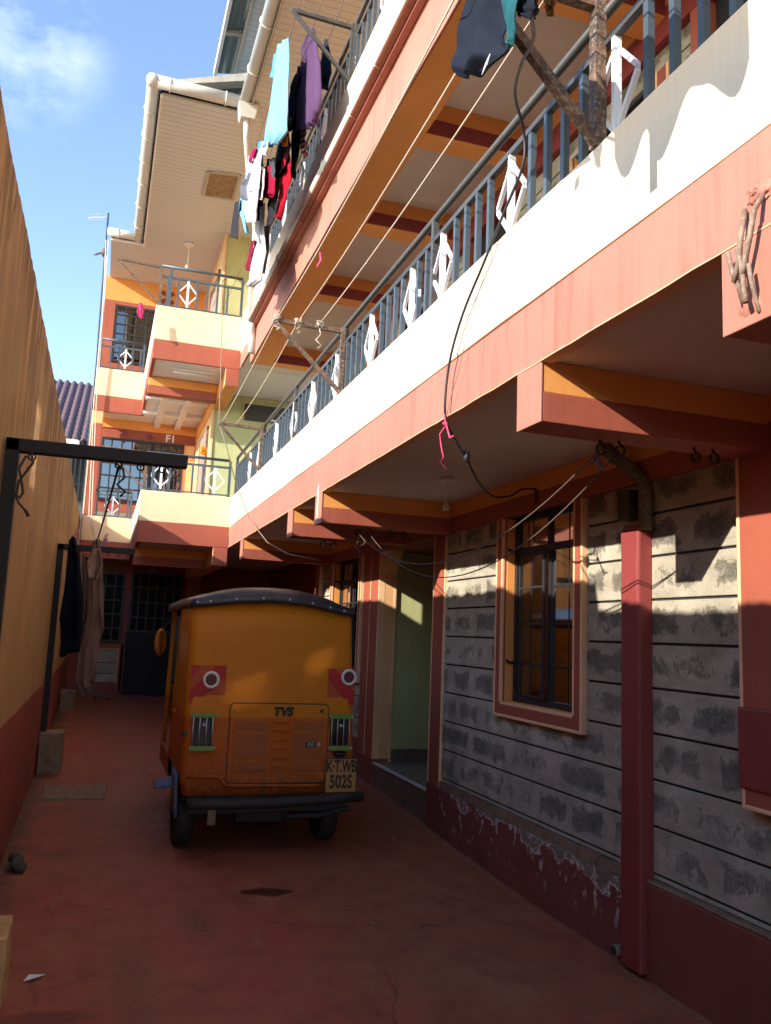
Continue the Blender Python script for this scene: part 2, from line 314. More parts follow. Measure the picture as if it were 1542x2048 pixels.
def text(body, size, depth, mat, parent, origin, name='lettering', xs=1.0, shear=0, bold=0, align='CENTER'):
    cu = bpy.data.curves.new('lettering', 'FONT'); cu.body = body; cu.size = size; cu.extrude = depth; cu.align_x = align; cu.align_y = 'CENTER'; cu.shear = shear; cu.offset = bold
    t = bpy.data.objects.new('lettering_curve', cu); COL.objects.link(t); bpy.context.view_layer.update()
    me = bpy.data.meshes.new_from_object(t.evaluated_get(bpy.context.evaluated_depsgraph_get())); bpy.data.objects.remove(t)
    org = ROOT[parent.name]
    for v in me.vertices:
        x, y, z = v.co; v.co = Vector((origin[0] + x * xs, origin[1] - z, origin[2] + y)) - org
    me.materials.clear(); me.materials.append(mat)
    o = bpy.data.objects.new(name, me); COL.objects.link(o); o.parent = parent; ROOT[o.name] = org; return o

# ================================================================== SETTING
m = MB()
ys = [-60, -20, -4, 0, 2, 4, 4.9] + [4.9 + i * .6 for i in range(1, 19)] + [22, 40, 80]
xs = [-60, -20, -6, -2, -.5, .5, 1.5, 2.5, 4, 10, 30, 60]
V = [[m.b.verts.new((x, y, gz(y))) for y in ys] for x in xs]
for i in range(len(xs) - 1):
    for j in range(len(ys) - 1): m.b.faces.new((V[i][j], V[i + 1][j], V[i + 1][j + 1], V[i][j + 1])).smooth = True
tag(m.done('ground', M['ground']), 'worn red oxide cement floor of the alley', kind='structure')

# ================================================================== APARTMENT BUILDING
bd = thing('apartment_building', (2.7, 4, 0), 'three storey apartment block with red and cream balconies along the alley', 'building')
ROOT['apartment_building'] = Vector((2.7, 4, 0))
WX = 2.70; FX = 1.56
Y0 = -5.0
def stone_wall(x, y0, y1, z0, z1, parent=bd, holes=()):
    """courses of keyed stone along y, front face at x, with real grooves; holes = (ya, yb, za, zb)"""
    m = MB(); zk = z0; zs = [.265 + .225 * k + (.225 * 0) for k in range(40)]
    zs = [z for z in zs if z0 < z < z1]; lv = [z0] + zs + [z1]
    for a, b in zip(lv[:-1], lv[1:]):
        spans = [(y0, y1)]
        for (ha, hb, hc, hd) in holes:
            if b > hc + .01 and a < hd - .01:
                n = []
                for p, q in spans:
                    if hb <= p or ha >= q: n.append((p, q)); continue
                    if ha > p: n.append((p, ha))
                    if hb < q: n.append((hb, q))
                spans = n
        for p, q in spans:
            if q - p > .02: m.box(x, x + .05, p, q, a + .006, b - .007, 0)
    for p, q in [(y0, y1)]:
        ev = sorted({y0, y1, *[v for h in holes for v in h[:2] if y0 < v < y1]})
        for a, b in zip(ev[:-1], ev[1:]):
            hs = [h for h in holes if h[0] < (a + b) / 2 < h[1]]
            zc = z0
            for h in sorted(hs, key=lambda h: h[2]):
                if h[2] > zc: m.box(x + .014, x + .2, a, b, zc, h[2], 1)
                zc = h[3]
            if zc < z1: m.box(x + .014, x + .2, a, b, zc, z1, 1)
    return m.done('wall', [M['stone'], M['mortar']], parent, .004)
W1 = (4.42, 5.37, 1.18, 2.46); W2 = (8.90, 10.02, 1.18, 2.46); W0 = (1.55, 2.78, 1.18, 2.46)
EN = (6.62, 8.02, 0, 2.46)
stone_wall(WX, Y0, 6.47, .46, 2.5, holes=[W1, W0])
stone_wall(WX, 8.76, 10.62, .50, 2.5, holes=[W2])
# foot of the wall
m = MB(); m.box(2.672, 2.9, 3.74, 6.47, -.05, .40); m.slice(1, .12, 3.9, 10.6); m.slice(2, .08, 0, .4); m.rough(.014, 4)
m.done('plinth', M['peel'], bd)
m = MB(); m.box(2.655, 2.9, Y0, 3.735, -.05, .447); m.box(2.66, 2.9, Y0, 3.733, .4475, .462, 1); m.slice(1, .15, -1, 3.8); m.rough(.006, 5); m.done('plinth', [M['plinth'], M['conc']], bd, .006)
m = MB(); m.box(2.672, 2.9, 8.77, 10.62, -.05, .50); m.done('plinth', M['plinth'], bd)
# strip of rough cement between plinth and stones
m = MB(); m.box(2.688, 2.9, 3.74, 6.47, .40, .462); m.slice(1, .1, 3.9, 6.4); m.rough(.012, 6); m.done('plinth', M['conc'], bd)
# lintel band, orange over red
m = MB()
for a, b in ((Y0, 10.62),):
    m.box(2.672, 2.95, a, b, 2.585, 2.703, 0); m.box(2.668, 2.95, a, b, 2.462, 2.585, 1)
m.done('lintel_band', [M['yellow'], M['red']], bd)
def window(op, x=WX, ajar=0, bw=.095, parent=bd, curtain='curtain', glassm='glass', cols=4, proud=.035, depth=.09, facing='x', border='red', reveal='yellow', top=True):
    ya, yb, za, zb = op
    m = MB(); xo = x - proud
    def bx(a, b, y0, y1, z0, z1, mi): m.box(a, b, y0, y1, z0, z1, mi)
    bx(xo, x + .06, ya - bw, ya, za - bw, zb, 0); bx(xo, x + .06, yb, yb + bw, za - bw, zb, 0); bx(xo, x + .06, ya, yb, za - bw, za, 0)
    e = .016                                                     # pale edge bands
    bx(xo - .003, x + .02, ya - bw - .004, ya - bw + e, za - bw - .004, zb, 2); bx(xo - .003, x + .02, yb + bw - e, yb + bw + .004, za - bw - .004, zb, 2)
    bx(xo - .003, x + .02, ya - bw + e, yb + bw - e, za - bw - .004, za - bw + e, 2)
    bx(xo - .003, xo + .02, ya - e, ya + .003, za, zb, 2); bx(xo - .003, xo + .02, yb - .003, yb + e, za, zb, 2); bx(xo - .003, xo + .02, ya + .003, yb - .003, za - e, za + .003, 2)
    r = .02
    bx(x + .0, x + .2, ya - .01, ya + .004, za, zb, 1); bx(x + .0, x + .2, yb - .004, yb + .01, za, zb, 1); bx(x, x + .2, ya + .004, yb - .004, za - .01, za + .005, 1)
    w = m.done('window', [M[border], M[reveal], M['edge']], parent, .004)
    xg = x + depth; f = MB(); t = .03
    ya += .004; yb -= .004; za += .005
    f.box(xg - t, xg, ya, ya + .035, za, zb); f.box(xg - t, xg, yb - .035, yb, za, zb); f.box(xg - t, xg, ya + .035, yb - .035, za, za + .04); f.box(xg - t, xg, ya + .035, yb - .035, zb - .03, zb)
    ym = (ya + yb) / 2; H = zb - za; zz = [za + H * k for k in (.205, .42, .61, .815)]; t = .016
    f.box(xg - t - .006, xg, ym - .028, ym + .006, za + .04, zz[3] - .022); f.box(xg - t - .006, xg, ym - .022, ym + .022, zz[3] + .022, zb - .03)
    f.box(xg - t - .01, xg - .004, ya + .035, yb - .035, zz[3] - .022, zz[3] + .022)
    for z in zz[:3]: f.box(xg - t + .002, xg - .004, ya + .035, ym - .028, z - .010, z + .010)
    for (a, b) in ((ya, ym), (ym, yb)):
        q = (a + b) / 2; f.box(xg - t + .008, xg - .006, q - .010, q + .010, zz[3] + .022, zb - .03)
    q = (ya + ym) / 2; f.box(xg - t + .008, xg - .006, q - .010, q + .010, za + .04, zz[3] - .022)
    for z in (zz[0], zz[3]): f.tube([(xg - t, yb - .03, z), (xg - t - .06, yb - .02, z + .005), (xg - t - .075, yb - .02, z + .02)], .012, 6)
    f.done('frame', M['frame'], w, .003)
    lf = MB(); xa, xb = xg - t - .002, xg - .003; zl, zh = za + .042, zz[3] - .024; y1, y2 = ym + .008, yb - .037
    lf.box(xa, xb, y1, y1 + .026, zl, zh); lf.box(xa, xb, y2 - .022, y2, zl, zh); lf.box(xa, xb, y1 + .026, y2 - .022, zl, zl + .02); lf.box(xa, xb, y1 + .026, y2 - .022, zh - .02, zh)
    for z in zz[:3]: lf.box(xa + .003, xb - .002, y1 + .026, y2 - .022, z - .010, z + .010)
    q = (y1 + y2) / 2; lf.box(xa + .006, xb - .003, q - .010, q + .010, zl + .02, zh - .02)
    gl2 = []
    for (pa, pb, dv) in ((y1 + .01, q, -1.1), (q, y2 - .01, 1.2)):
        k = MB(); xk = xb - .006; k.face([(xk, pa, zl + .01), (xk, pb, zl + .01), (xk, pb, zh - .01), (xk, pa, zh - .01)]); gl2.append(k)
        bmesh.ops.rotate(k.b, cent=(xk, (pa + pb) / 2, 0), matrix=Matrix.Rotation(-rad(dv if ajar else 0), 3, 'Z'), verts=k.b.verts)
    for k in [lf] + gl2: bmesh.ops.rotate(k.b, cent=(xg - .02, y2, 0), matrix=Matrix.Rotation(-rad(ajar), 3, 'Z'), verts=k.b.verts)
    lf.done('casement', M['frame'], w, .003)
    for k in gl2: k.done('pane', M[glassm], w)
    g = MB(); g.face([(xg - .008, ya + .03, za + .03), (xg - .008, ym - .02, za + .03), (xg - .008, ym - .02, zz[3]), (xg - .008, ya + .03, zz[3])]); g.done('pane', M['clearglass'], w)
    g = MB(); g.face([(xg - .008, ya + .03, zz[3]), (xg - .008, yb - .03, zz[3]), (xg - .008, yb - .03, zb - .02), (xg - .008, ya + .03, zb - .02)]); g.done('pane', M[glassm], w)
    c = MB()
    def cf(u, v):
        y = ya + .004 + (yb - ya - .008) * u; k = 9
        return Vector((xg + .030 + .007 * math.sin(u * k * 6.283 + 1.2 * math.sin(v * 3 + u * 9)) + .010 * noise.noise(Vector((u * 9, v * 3, ya))), y, zb - .02 - (zb - za - .0) * v * 1.0))
    c.grid(cf, 90, 14); c.done('curtain', M[curtain], w)
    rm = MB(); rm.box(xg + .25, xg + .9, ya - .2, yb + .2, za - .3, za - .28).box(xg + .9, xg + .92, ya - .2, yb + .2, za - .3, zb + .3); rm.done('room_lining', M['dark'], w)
    return w
window(W1, ajar=5.0); window(W2)
w0 = window(W0, bw=.24, proud=.05)
m = MB(); m.box(2.636, 2.9, W0[1] + .004, W0[1] + .252, 1.02, 1.36); m.done('window_trim', M['darkred'], w0, .012, L=ROOT[w0.name])
# entry: red posts, passage
PX = 2.685; EA, EB, EC = 6.72, 8.22, 8.76
m = MB(); m.box(PX, 2.97, 6.47, EA, 0, 2.462, 0); m.box(PX - .004, 2.74, 6.464, 6.482, .3, 2.46, 1); m.box(PX - .004, 2.74, EA - .012, EA + .006, .3, 2.46, 1); m.box(PX - .006, 2.971, 6.46, EA + .01, -.02, .42, 2)
m.done('entry_post', [M['red'], M['edge'], M['plinth']], bd, .006)
m = MB(); m.box(PX, 2.87, EB + .004, EC, .0, 2.462, 0); m.box(PX - .004, 2.75, EB - .002, EB + .014, .3, 2.46, 1); m.box(PX - .004, PX + .01, EB + .28, EB + .292, .3, 2.46, 1); m.box(PX + .004, 2.85, EB, EB + .004, .34, 2.46, 3); m.box(2.85, 2.874, EB - .008, EB + .01, .34, 2.46, 1)
m.box(PX - .008, 2.88, EB - .004, EC + .01, -.02, .38, 2)
m.done('entry_post', [M['red'], M['edge'], M['plinth'], M['peach']], bd, .006)
m = MB(); m.prism([(PX + .004, EB, 2.46), (PX + .004, EB, 2.22), (PX + .004, EB - .22, 2.46)], (.17, 0, 0)); m.done('entry_haunch', M['peach'], bd)
m = MB(); m.box(2.874, 5.4, EB + .02, EB + .2, .1, 2.6); m.done('passage_wall', M['green'], bd)
m = MB(); m.box(2.975, 5.4, 6.5, EA - .02, .1, 2.6).box(5.4, 5.5, 6.3, 8.5, 0, 2.7); m.done('passage_wall', M['green'], bd)
m = MB(); m.box(PX + .02, 5.4, EA + .01, EB, .0, .325, 1); m.box(PX + .012, 5.4, EA + .012, EB - .002, .325, .345, 0); m.box(PX + .005, PX + .025, EA + .012, EB - .002, .33, .350, 2); m.box(2.88, 5.4, EB + .002, EB + .02, .345, .47, 1)
m.done('entry_step', [M['tilefloor'], M['pebble'], M['whitebar']], bd)
m = MB(); m.box(PX, 5.4, EA, EB, 2.4625, 2.7); m.done('entry_lintel', M['darkred'], bd)
# end corner of the ground floor wall and dark undercroft
m = MB(); m.box(2.65, 2.95, 10.62, 10.85, 0, 2.7, 0); m.box(2.646, 2.7, 10.612, 10.628, .3, 2.46, 1); m.done('corner_post', [M['red'], M['edge']], bd, .006)
m = MB(); m.box(2.9, 3.1, 10.85, 15.4, 0, 2.84); m.done('undercroft_wall', M['darkred'], bd)
# ---------- slabs, beams, fascia, parapet of the long balcony
m = MB(); m.box(1.60, 2.9, Y0, 11.458, 2.702, 2.85); m.done('balcony_slab', M['ceil'], bd)
m = MB(); m.box(1.60, 2.72, Y0, 10.4, 5.262, 5.40); m.box(1.58, 2.9, 10.40, 11.458, 5.222, 5.40); m.done('balcony_slab', M['ceil'], bd)
def fascia(y0, y1, z0, z1, x=FX, th=.045, mat='red_fascia', lip=True, step=.3):
    m = MB(); m.box(x, x + th, y0, y1, z0, z1, 0); m.slice(1, step, y0 + step, y1 - .05); m.rough(.004, 2.2)
    return m.done('fascia', [M[mat], M['edge']], bd, .005)
fascia(Y0, 11.45, 2.697, 2.97)
m = MB(); m.box(1.553, 1.61, Y0, 11.44, 2.692, 2.6965); m.slice(1, .11, Y0, 11.3); m.rough(.004, 9); m.done('drip_edge', M['edge'], bd)
m = MB(); m.box(1.552, 1.67, Y0, 11.45, 2.9705, 3.385); m.slice(1, .25, Y0 + .2, 11.4); m.rough(.005, 1.8); m.done('parapet', M['whitecream'], bd, .012)
beams1 = [(-1.2, -1.0), (1.62, 1.81), (2.84, 3.03), (6.31, 6.51), (7.37, 7.56), (10.17, 10.36)]
for a, b in beams1:
    m = MB(); m.box(1.57, 2.70, a, b, 2.572, 2.7015, 0); m.box(1.568, 2.70, a - .002, b + .002, 2.452, 2.572, 1); m.box(1.556, 1.568, a - .004, b + .004, 2.448, 2.71, 2)
    m.slice(0, .2, 1.6, 2.7); m.rough(.003, 3)
    m.done('beam', [M['yellow'], M['red'], M['red_fascia']], bd, .004)
m = MB(); m.prism([(1.5505, 6.415 + .012 * math.cos(a) * (1 if abs(math.sin(a)) < .9 else .5), 2.61 + .155 * math.sin(a)) for a in [i * math.pi / 8 for i in range(16)]], (.006, 0, 0)); m.done('plaster_patch', M['white'], bd)
# rebar stubs on the nearest beam
m = MB(); rb = [(1470, 600), (1480, 560), (1500, 500), (1515, 440), (1525, 392)]
def rx(px, py, X=1.52): return atx(px, py, X)
m.tube([rx(1527, 388, 1.555), rx(1508, 420), rx(1500, 470), rx(1490, 520), rx(1483, 560)], .008, 8)
m.tube([rx(1490, 420, 1.55), rx(1482, 470), rx(1478, 520), rx(1468, 565)], .0075, 8)
m.tube([rx(1455, 505), rx(1465, 545), rx(1478, 575, 1.53), rx(1490, 618, 1.555)], .007, 8)
m.tube([rx(1475, 497), rx(1483, 530), rx(1488, 580), rx(1492, 605)], .0075, 8)
m.tube([rx(1497, 528), rx(1502, 560), rx(1512, 600, 1.55), rx(1520, 625, 1.556)], .006, 8)
m.done('rebar_stub', M['rebar'], bd)
m = MB(); m.grid(lambda u, v: Vector((1.558 - .014 * math.sin(math.pi * u) * math.sin(math.pi * v) + .006 * noise.noise(Vector((u * 6, v * 6, 0))), 1.615 + .09 * u + .02 * noise.noise(Vector((v * 4, 0, 0))), 2.775 + .05 * v + .015 * noise.noise(Vector((u * 5, 3, 0))))), 14, 10); m.done('patched_plaster', M['red_fascia'], bd)
m = MB(); m.grid(lambda u, v: Vector((1.558 - .012 * math.sin(math.pi * u) * math.sin(math.pi * v) + .005 * noise.noise(Vector((u * 6, v * 6, 4))), 1.66 + .10 * u, 2.47 + .06 * v)), 14, 10); m.done('patched_plaster', M['red_fascia'], bd)
# iron hooks under the beams
def hook(p):
    m = MB(); x, y, z = p
    m.tube([(x, y, z), (x, y - .01, z - .02)] + [(x + .022 * math.sin(a), y - .012, z - .042 + .022 * math.cos(a)) for a in [i * .6 for i in range(0, 10)]], .006, 6); m.done('hook', M['black'], bd)
for p in [(1.93, 3.0, 2.452), (2.01, 2.98, 2.452), (2.36, 2.94, 2.452), (2.44, 2.92, 2.452), (1.90, 6.44, 2.452), (2.0, 6.44, 2.452), (1.87, 7.44, 2.452), (1.97, 7.44, 2.452), (2.2, 6.46, 2.452), (2.3, 6.46, 2.452)]: hook(p)
# first floor wall behind the railing
wd = [(3.6, 4.5, 3.55, 4.75), (6.9, 7.9, 3.55, 4.75), (9.0, 9.9, 3.55, 4.75)]
stone_wall(WX, Y0, 11.4, 2.85, 4.90, holes=[(a, b, c, d) for a, b, c, d in wd] + [(2.45, 3.3, 2.8, 4.9), (5.3, 6.2, 2.8, 4.9), (8.0, 8.8, 2.8, 4.9)])
for a, b, c, d in wd: window((a, b, c, d), bw=.11)
for a, b in ((2.45, 3.3), (5.3, 6.2), (8.0, 8.8)):
    m = MB(); m.box(2.66, 2.9, a, a + .1, 2.85, 4.9, 0); m.box(2.66, 2.9, b - .1, b, 2.85, 4.9, 0); m.box(2.74, 2.78, a + .1, b - .1, 2.85, 4.9, 1); m.box(2.655, 2.67, a - .012, a + .006, 2.85, 4.9, 2); m.box(2.655, 2.67, a + .09, a + .104, 2.85, 4.9, 2)
    m.done('door', [M['red'], M['black'], M['edge']], bd, .004)
m = MB(); m.box(2.66, 2.9, Y0, 11.4, 5.08, 5.262, 0); m.box(2.657, 2.9, Y0, 11.4, 4.9, 5.08, 1); m.done('lintel_band', [M['yellow'], M['darkred']], bd)
# second floor edge beam
fascia(Y0, 10.55, 5.018, 5.43, x=1.552, th=.014)
fascia(10.55, 11.45, 5.222, 5.43, x=1.552, th=.014)
m = MB(); m.box(1.568, 1.835, Y0, 10.55, 5.02, 5.262); m.slice(1, .3, Y0, 10.5); m.rough(.004, 2); m.done('edge_beam', M['yellow'], bd, .004)
for a, b in [(-.6, -.4), (2.4, 2.6), (3.5, 3.7), (5.0, 5.18), (6.38, 6.58), (8.0, 8.18), (9.78, 10.0), (10.38, 10.56)]:
    if a in (9.78,): continue
    m = MB(); m.box(1.836, 2.66, a, b, 5.14, 5.262, 0); m.box(1.836, 2.66, a - .002, b - .01, 5.026, 5.14, 1); m.box(1.836, 2.66, a - .002, b, 5.020, 5.026, 0); m.done('beam', [M['yellow'], M['darkred']], bd, .003)
m = MB(); m.box(1.55, 1.67, Y0, 11.45, 5.4305, 6.06); m.slice(1, .25, Y0 + .2, 11.4); m.rough(.005, 1.8); m.done('parapet', M['whitecream'], bd, .012)
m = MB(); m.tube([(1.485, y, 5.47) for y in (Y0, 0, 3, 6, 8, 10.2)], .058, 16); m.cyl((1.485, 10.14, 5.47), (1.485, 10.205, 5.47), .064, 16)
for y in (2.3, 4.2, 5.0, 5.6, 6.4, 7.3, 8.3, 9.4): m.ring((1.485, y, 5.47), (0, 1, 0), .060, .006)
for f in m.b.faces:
    if f.calc_center_median().z < 5.424: f.material_index = 1  # brown underside paints in orange bounce from the fascia, mottled with dirt
m.done('rain_pipe', [M['pvc'], M['pipe_bounce']], bd)
m = MB(); m.box(1.50, 1.548, Y0, 10.3, 5.395, 5.412); m.done('pipe_ledge', M['red_fascia'], bd)
m = MB(); m.tube([(1.485, 10.15, 5.43), (1.49, 10.2, 5.34), (1.51, 10.22, 5.25), (1.52, 10.22, 5.05)], .05, 14); m.done('rain_pipe', M['pvc'], bd)
m = MB(); m.box(2.7, 2.9, Y0, 13, 5.40, 7.85); m.done('wall', M['peach'], bd)
# second floor doors on the long side
for a, b in ((6.0, 6.8), (8.3, 9.1)):
    m = MB(); m.box(2.66, 2.7, a, a + .1, 5.4, 7.5, 0); m.box(2.66, 2.7, b - .1, b, 5.4, 7.5, 0); m.box(2.68, 2.7, a + .1, b - .1, 5.4, 7.45, 1); m.box(2.66, 2.7, a + .1, b - .1, 7.45, 7.55, 0); m.done('door', [M['red'], M['black']], bd)
# ---------- railings
def railing(P0, P1, zb, zm, zt, bal, dia, posts, parent=bd, stuffy=False, rt=.02, lower=True):
    P0, P1 = Vector(P0), Vector(P1); d = (P1 - P0); Ln = d.length; d.normalize()
    at = lambda s, z: Vector((P0.x + d.x * s, P0.y + d.y * s, z))
    m = MB(); m.tube([at(0, zt), at(Ln / 2, zt + .004), at(Ln, zt)], rt, 10); m.bar(at(0, zm), at(Ln, zm), .03, .028)
    if lower: m.bar(at(0, zb + .03), at(Ln, zb + .03), .028, .016)
    for s in posts: m.bar(at(s, zb), at(s, zt - rt * .5), .034)
    r = m.done('railing', M['pipe'] if not lower else M['steel'], parent)
    z0, z1 = zb + (.038 if lower else -.01), zm - .014
    if stuffy:
        m = MB()
        for s in bal: m.bar(at(s, z0), at(s, z1), .026)
        tag(m.done('baluster', M['steel'], r), kind='stuff')
    else:
        first = None
        for s in bal:
            if first is None:
                m = MB(); m.bar(at(s, z0), at(s, z1), .027); first = m.done('baluster', M['steel'], r); s0 = s
            else: dup(first, d * (s - s0))
    first = None
    for s in dia:
        if first is None:
            m = MB(); h = z1 - z0; zc = (z0 + z1) / 2; w = .132
            n = d.cross(Vector((0, 0, 1)))
            m.bar(at(s, z0), at(s, z1), .03, .02)
            hh = h * .36
            for sx in (-1, 1):
                for sz in (-1, 1):
                    m.hexa([at(s + sx * w * a, zc + sz * hh * b + c) + n * e for (a, b, c, e) in
                            [(.13, 1, -.013, -.009), (1, 0.04, -.013, -.009), (1, .04, -.013, .009), (.13, 1, -.013, .009), (.13, 1, .013, -.009), (1, .04, .013, -.009), (1, .04, .013, .009), (.13, 1, .013, .009)]])
            first = m.done('diamond_panel', M['whitebar'], r); s0 = s
        else: dup(first, d * (s - s0))
    return r
dia = [1.52, 2.385, 3.21, 4.02, 4.50, 5.30, 6.20, 7.0, 7.75, 8.62, 9.62, 10.25]
dense = []
y = .55
while y < 11.3:
    if min(abs(y - q) for q in dia) > .1: dense.append(y)
    y += .137 if y < 6 else .15
railing((1.60, 0, 0), (1.60, 11.4, 0), 3.385, 3.80, 3.93, [s for s in dense if s < 11.3], dia, [.1, 2.49, 4.15, 5.97, 7.7, 9.37, 11.39], lower=False)
r2 = railing((1.60, 3.0, 0), (1.60, 11.4, 0), 6.06, 6.48, 6.61, [i * .15 + .05 for i in range(56) if (i % 6) != 3], [i * .9 + .5 for i in range(9)], [3.1, 5.0, 6.7, 8.35], stuffy=True, lower=False)
# ---------- drying brackets
def bracket(y, z0, z1, x0=1.58, x1=1.02, mat='rust', dx=None, t=.036, name='drying_bracket'):
    m = MB(); m.bar((x0 - .01, y, z0), (x0 - .01, y, z1 + .03), t); m.bar((x0, y, z1), (x1, y, z1 + .01), t * .85); m.bar((x0 - .02, y - .003, z0 + .02), (x1 + .01, y - .003, z1), t * .75)
    for i in range(4): m.ring((x1 + .06 + i * .14, y, z1 + .03), (0, 1, 0), .014, .003, 10)
    return m.done(name, M[mat], bd, .003)
bracket(2.46, 3.385, 3.96, t=.046); bracket(5.95, 3.385, 3.88, x1=1.03); bracket(9.36, 3.385, 3.88, x1=1.08); bracket(6.12, 6.06, 6.57, x1=1.05, mat='pipe')

# ================================================================== WING ACROSS THE END OF THE ALLEY
WY = 11.45; WL = .365; BY = 14.8; WW = 15.4; XL = -.42
m = MB()
m.box(WL + .01, 2.9, WY + .01, WW + .1, 2.702, 2.84, 0); m.box(XL, WL + .01, BY + .02, WW + .1, 2.702, 2.84, 0)
m.done('balcony_slab', M['ceil'], bd)
m = MB(); m.box(WL + .01, 2.9, WY + .01, WW + .1, 5.222, 5.36, 0); m.box(XL, WL + .01, BY + .02, WW + .1, 5.222, 5.36, 0)
for y in (13.4, 14.4): m.box(WL + .02, 1.36, y, y + .14, 5.15, 5.222, 0)
for x in (.62, .98): m.box(x, x + .1, 12.62, WW, 5.148, 5.22, 0)
m.done('balcony_slab', M['white'], bd)
for (zr0, zr1, zt) in ((2.69, 2.97, 3.385), (5.20, 5.47, 5.96)):
    m = MB()
    m.box(WL, FX - .004, WY, WY + .05, zr0, zr1); m.box(WL, WL + .05, WY + .05, BY, zr0, zr1); m.box(XL, WL + .05, BY, BY + .05, zr0, zr1)
    m.done('fascia', M['red'], bd, .005)
    m = MB(); m.box(WL - .003, FX - .005, WY - .003, WY + .11, zr1 + .001, zt); m.box(WL - .003, WL + .11, WY + .11, BY - .003, zr1 + .001, zt); m.box(XL, WL - .003, BY - .003, BY + .11, zr1 + .001, zt)
    m.slice(0, .2, 0, 1.5); m.rough(.003, 3); m.done('parapet', M['cream'], bd, .01)
    zb = zr0 - .24
    ml = 'darkred' if zr0 < 3 else 'red'
    m = MB(); m.box(1.37, 1.555, WY + .004, WW, zb, zr0 - .001, 0); m.box(1.371, 1.554, WY + .006, WW, zb - .004, zb, 1); m.box(1.366, 1.37, WY + .05, WW, zb, zr0 + .01, 1); m.box(1.36, 1.3665, WY + .004, WY + .05, zb, zr0, 2)
    m.done('beam', [M['red'], M['yellow'], M['edge']], bd, .003)
    m = MB(); m.box(WL + .004, 1.362, 12.38, 12.56, zr0 - .115, zr0 + .012, 0); m.box(WL + .002, 1.362, 12.376, 12.564, zb, zr0 - .115, 1); m.done('beam', [M['yellow'], M['red']], bd, .003)
# railings of the wing
for (zb, zm, zt) in ((3.385, 3.80, 3.90), (5.96, 6.40, 6.55)):
    railing((.40, WY + .05, 0), (1.52, WY + .05, 0), zb, zm, zt, [.10, .24, .50, .64, .78, .92] if zb > 5 else [.1, .32, .62, .76], [.37] if zb > 5 else [.21, .92][:2], [0, 1.12] + ([.13] if zb > 5 else []))
    railing((-.38, BY + .05, 0), (.33, BY + .05, 0), zb, zm - .03, zt - .06, [.16, .30, .52, .66], [.41 - .0], [0, .71])
for (z0, z1) in ((3.39, 3.90), (5.97, 6.52)):
    m = MB(); m.bar((.40, WY + .05, z0), (.40, WY + .05, z1), .04); m.bar((.40, WY + .05, z1), (-.19, WY + .05, z1 + .02), .026); m.bar((.39, WY + .047, z0 + .04), (-.17, WY + .047, z1), .022); m.done('drying_bracket', M['rust'], bd)
# back wall of the wing
m = MB()
m.box(-.50, 4, WW, WW + .25, .0, 2.9, 0); m.box(XL, 4, WW + .0015, WW + .25, 2.84, 4.87, 1); m.box(XL, 4, WW, WW + .25, 4.87, 5.06, 2); m.box(XL, 4, WW - .02, WW + .25, 5.06, 5.222, 3); m.box(XL, 4, WW, WW + .25, 5.36, 7.42, 2); m.box(XL, 4, WW, WW + .25, 7.42, 7.87, 3)
m.done('wall', [M['wallred'], M['red'], M['red'], M['yellow']], bd)
m = MB(); m.box(XL - .01, XL + .17, BY + .01, BY + .2, 2.84, 4.98, 0); m.box(XL - .012, XL + .172, BY + .008, BY + .4, 4.98, 5.20, 1); m.box(XL - .014, XL + .01, BY + .004, BY + .02, 2.97, 4.98, 2); m.done('pillar', [M['red'], M['peach'], M['edge']], bd, .006)
def back_window(x0, x1, z0, z1, y, cols, rows, parent=bd, mats=('frame', 'skyglass'), name='window', split=None):
    m = MB(); t = .025
    m.box(x0, x1, y - .03, y, z0, z0 + .04); m.box(x0, x1, y - .03, y, z1 - .04, z1); m.box(x0, x0 + .04, y - .03, y, z0 + .04, z1 - .04); m.box(x1 - .04, x1, y - .03, y, z0 + .04, z1 - .04)
    for i in range(1, cols): x = x0 + (x1 - x0) * i / cols; m.box(x - t / 2, x + t / 2, y - .028, y - .004, z0 + .04, z1 - .04)
    for i in range(1, rows): z = z0 + (z1 - z0) * i / rows; m.box(x0 + .04, x1 - .04, y - .024, y - .006, z - t / 2, z + t / 2)
    w = m.done(name, M[mats[0]], parent)
    g = MB(); g.face([(x0 + .02, y - .012, z0 + .02), (x1 - .02, y - .012, z0 + .02), (x1 - .02, y - .012, z1 - .02), (x0 + .02, y - .012, z1 - .02)]); g.done('pane', M[mats[1]], w)
    k = MB(); k.box(x0 + .02, x1 - .02, y - .004, y + .003, z0 + .02, z1 - .02); k.done('backing', M['dark'], w)
    return w
# ground floor: door with panes on top, window with curtain, low stone panel
back_window(.46, 1.34, 1.48, 2.52, WW - .01, 6, 4, name='window', mats=('frame', 'darkglass'))
m = MB(); m.box(.44, 1.36, WW - .06, WW - .002, .42, 1.48, 0)
for z in (.78, 1.13): m.box(.46, 1.34, WW - .068, WW - .06, z - .012, z + .012, 0)
for x in (.46, .89, 1.31): m.box(x, x + .03, WW - .07, WW - .06, .44, 1.47, 0)
dg = m.done('door', M['black'], bd, .003)
m = MB(); m.box(.38, .45, WW - .05, WW, .42, 2.6, 0).box(1.35, 1.44, WW - .05, WW, .42, 2.6, 0).box(.45, 1.35, WW - .05, WW, 2.53, 2.6, 0); m.done('door_frame', M['darkred'], dg, L=ROOT[dg.name])
text('G1', .085, .002, M['edge'], dg, (.80, WW - .055, 2.565))
back_window(-.30, .36, 1.30, 2.5, WW - .01, 4, 5, mats=('frame', 'darkglass'))
m = MB(); m.box(-.30, .33, WW - .012, WW - .002, .62, 1.18, 0)
for z in (.76, .94): m.box(-.30, .33, WW - .014, WW - .0125, z, z + .012, 1)
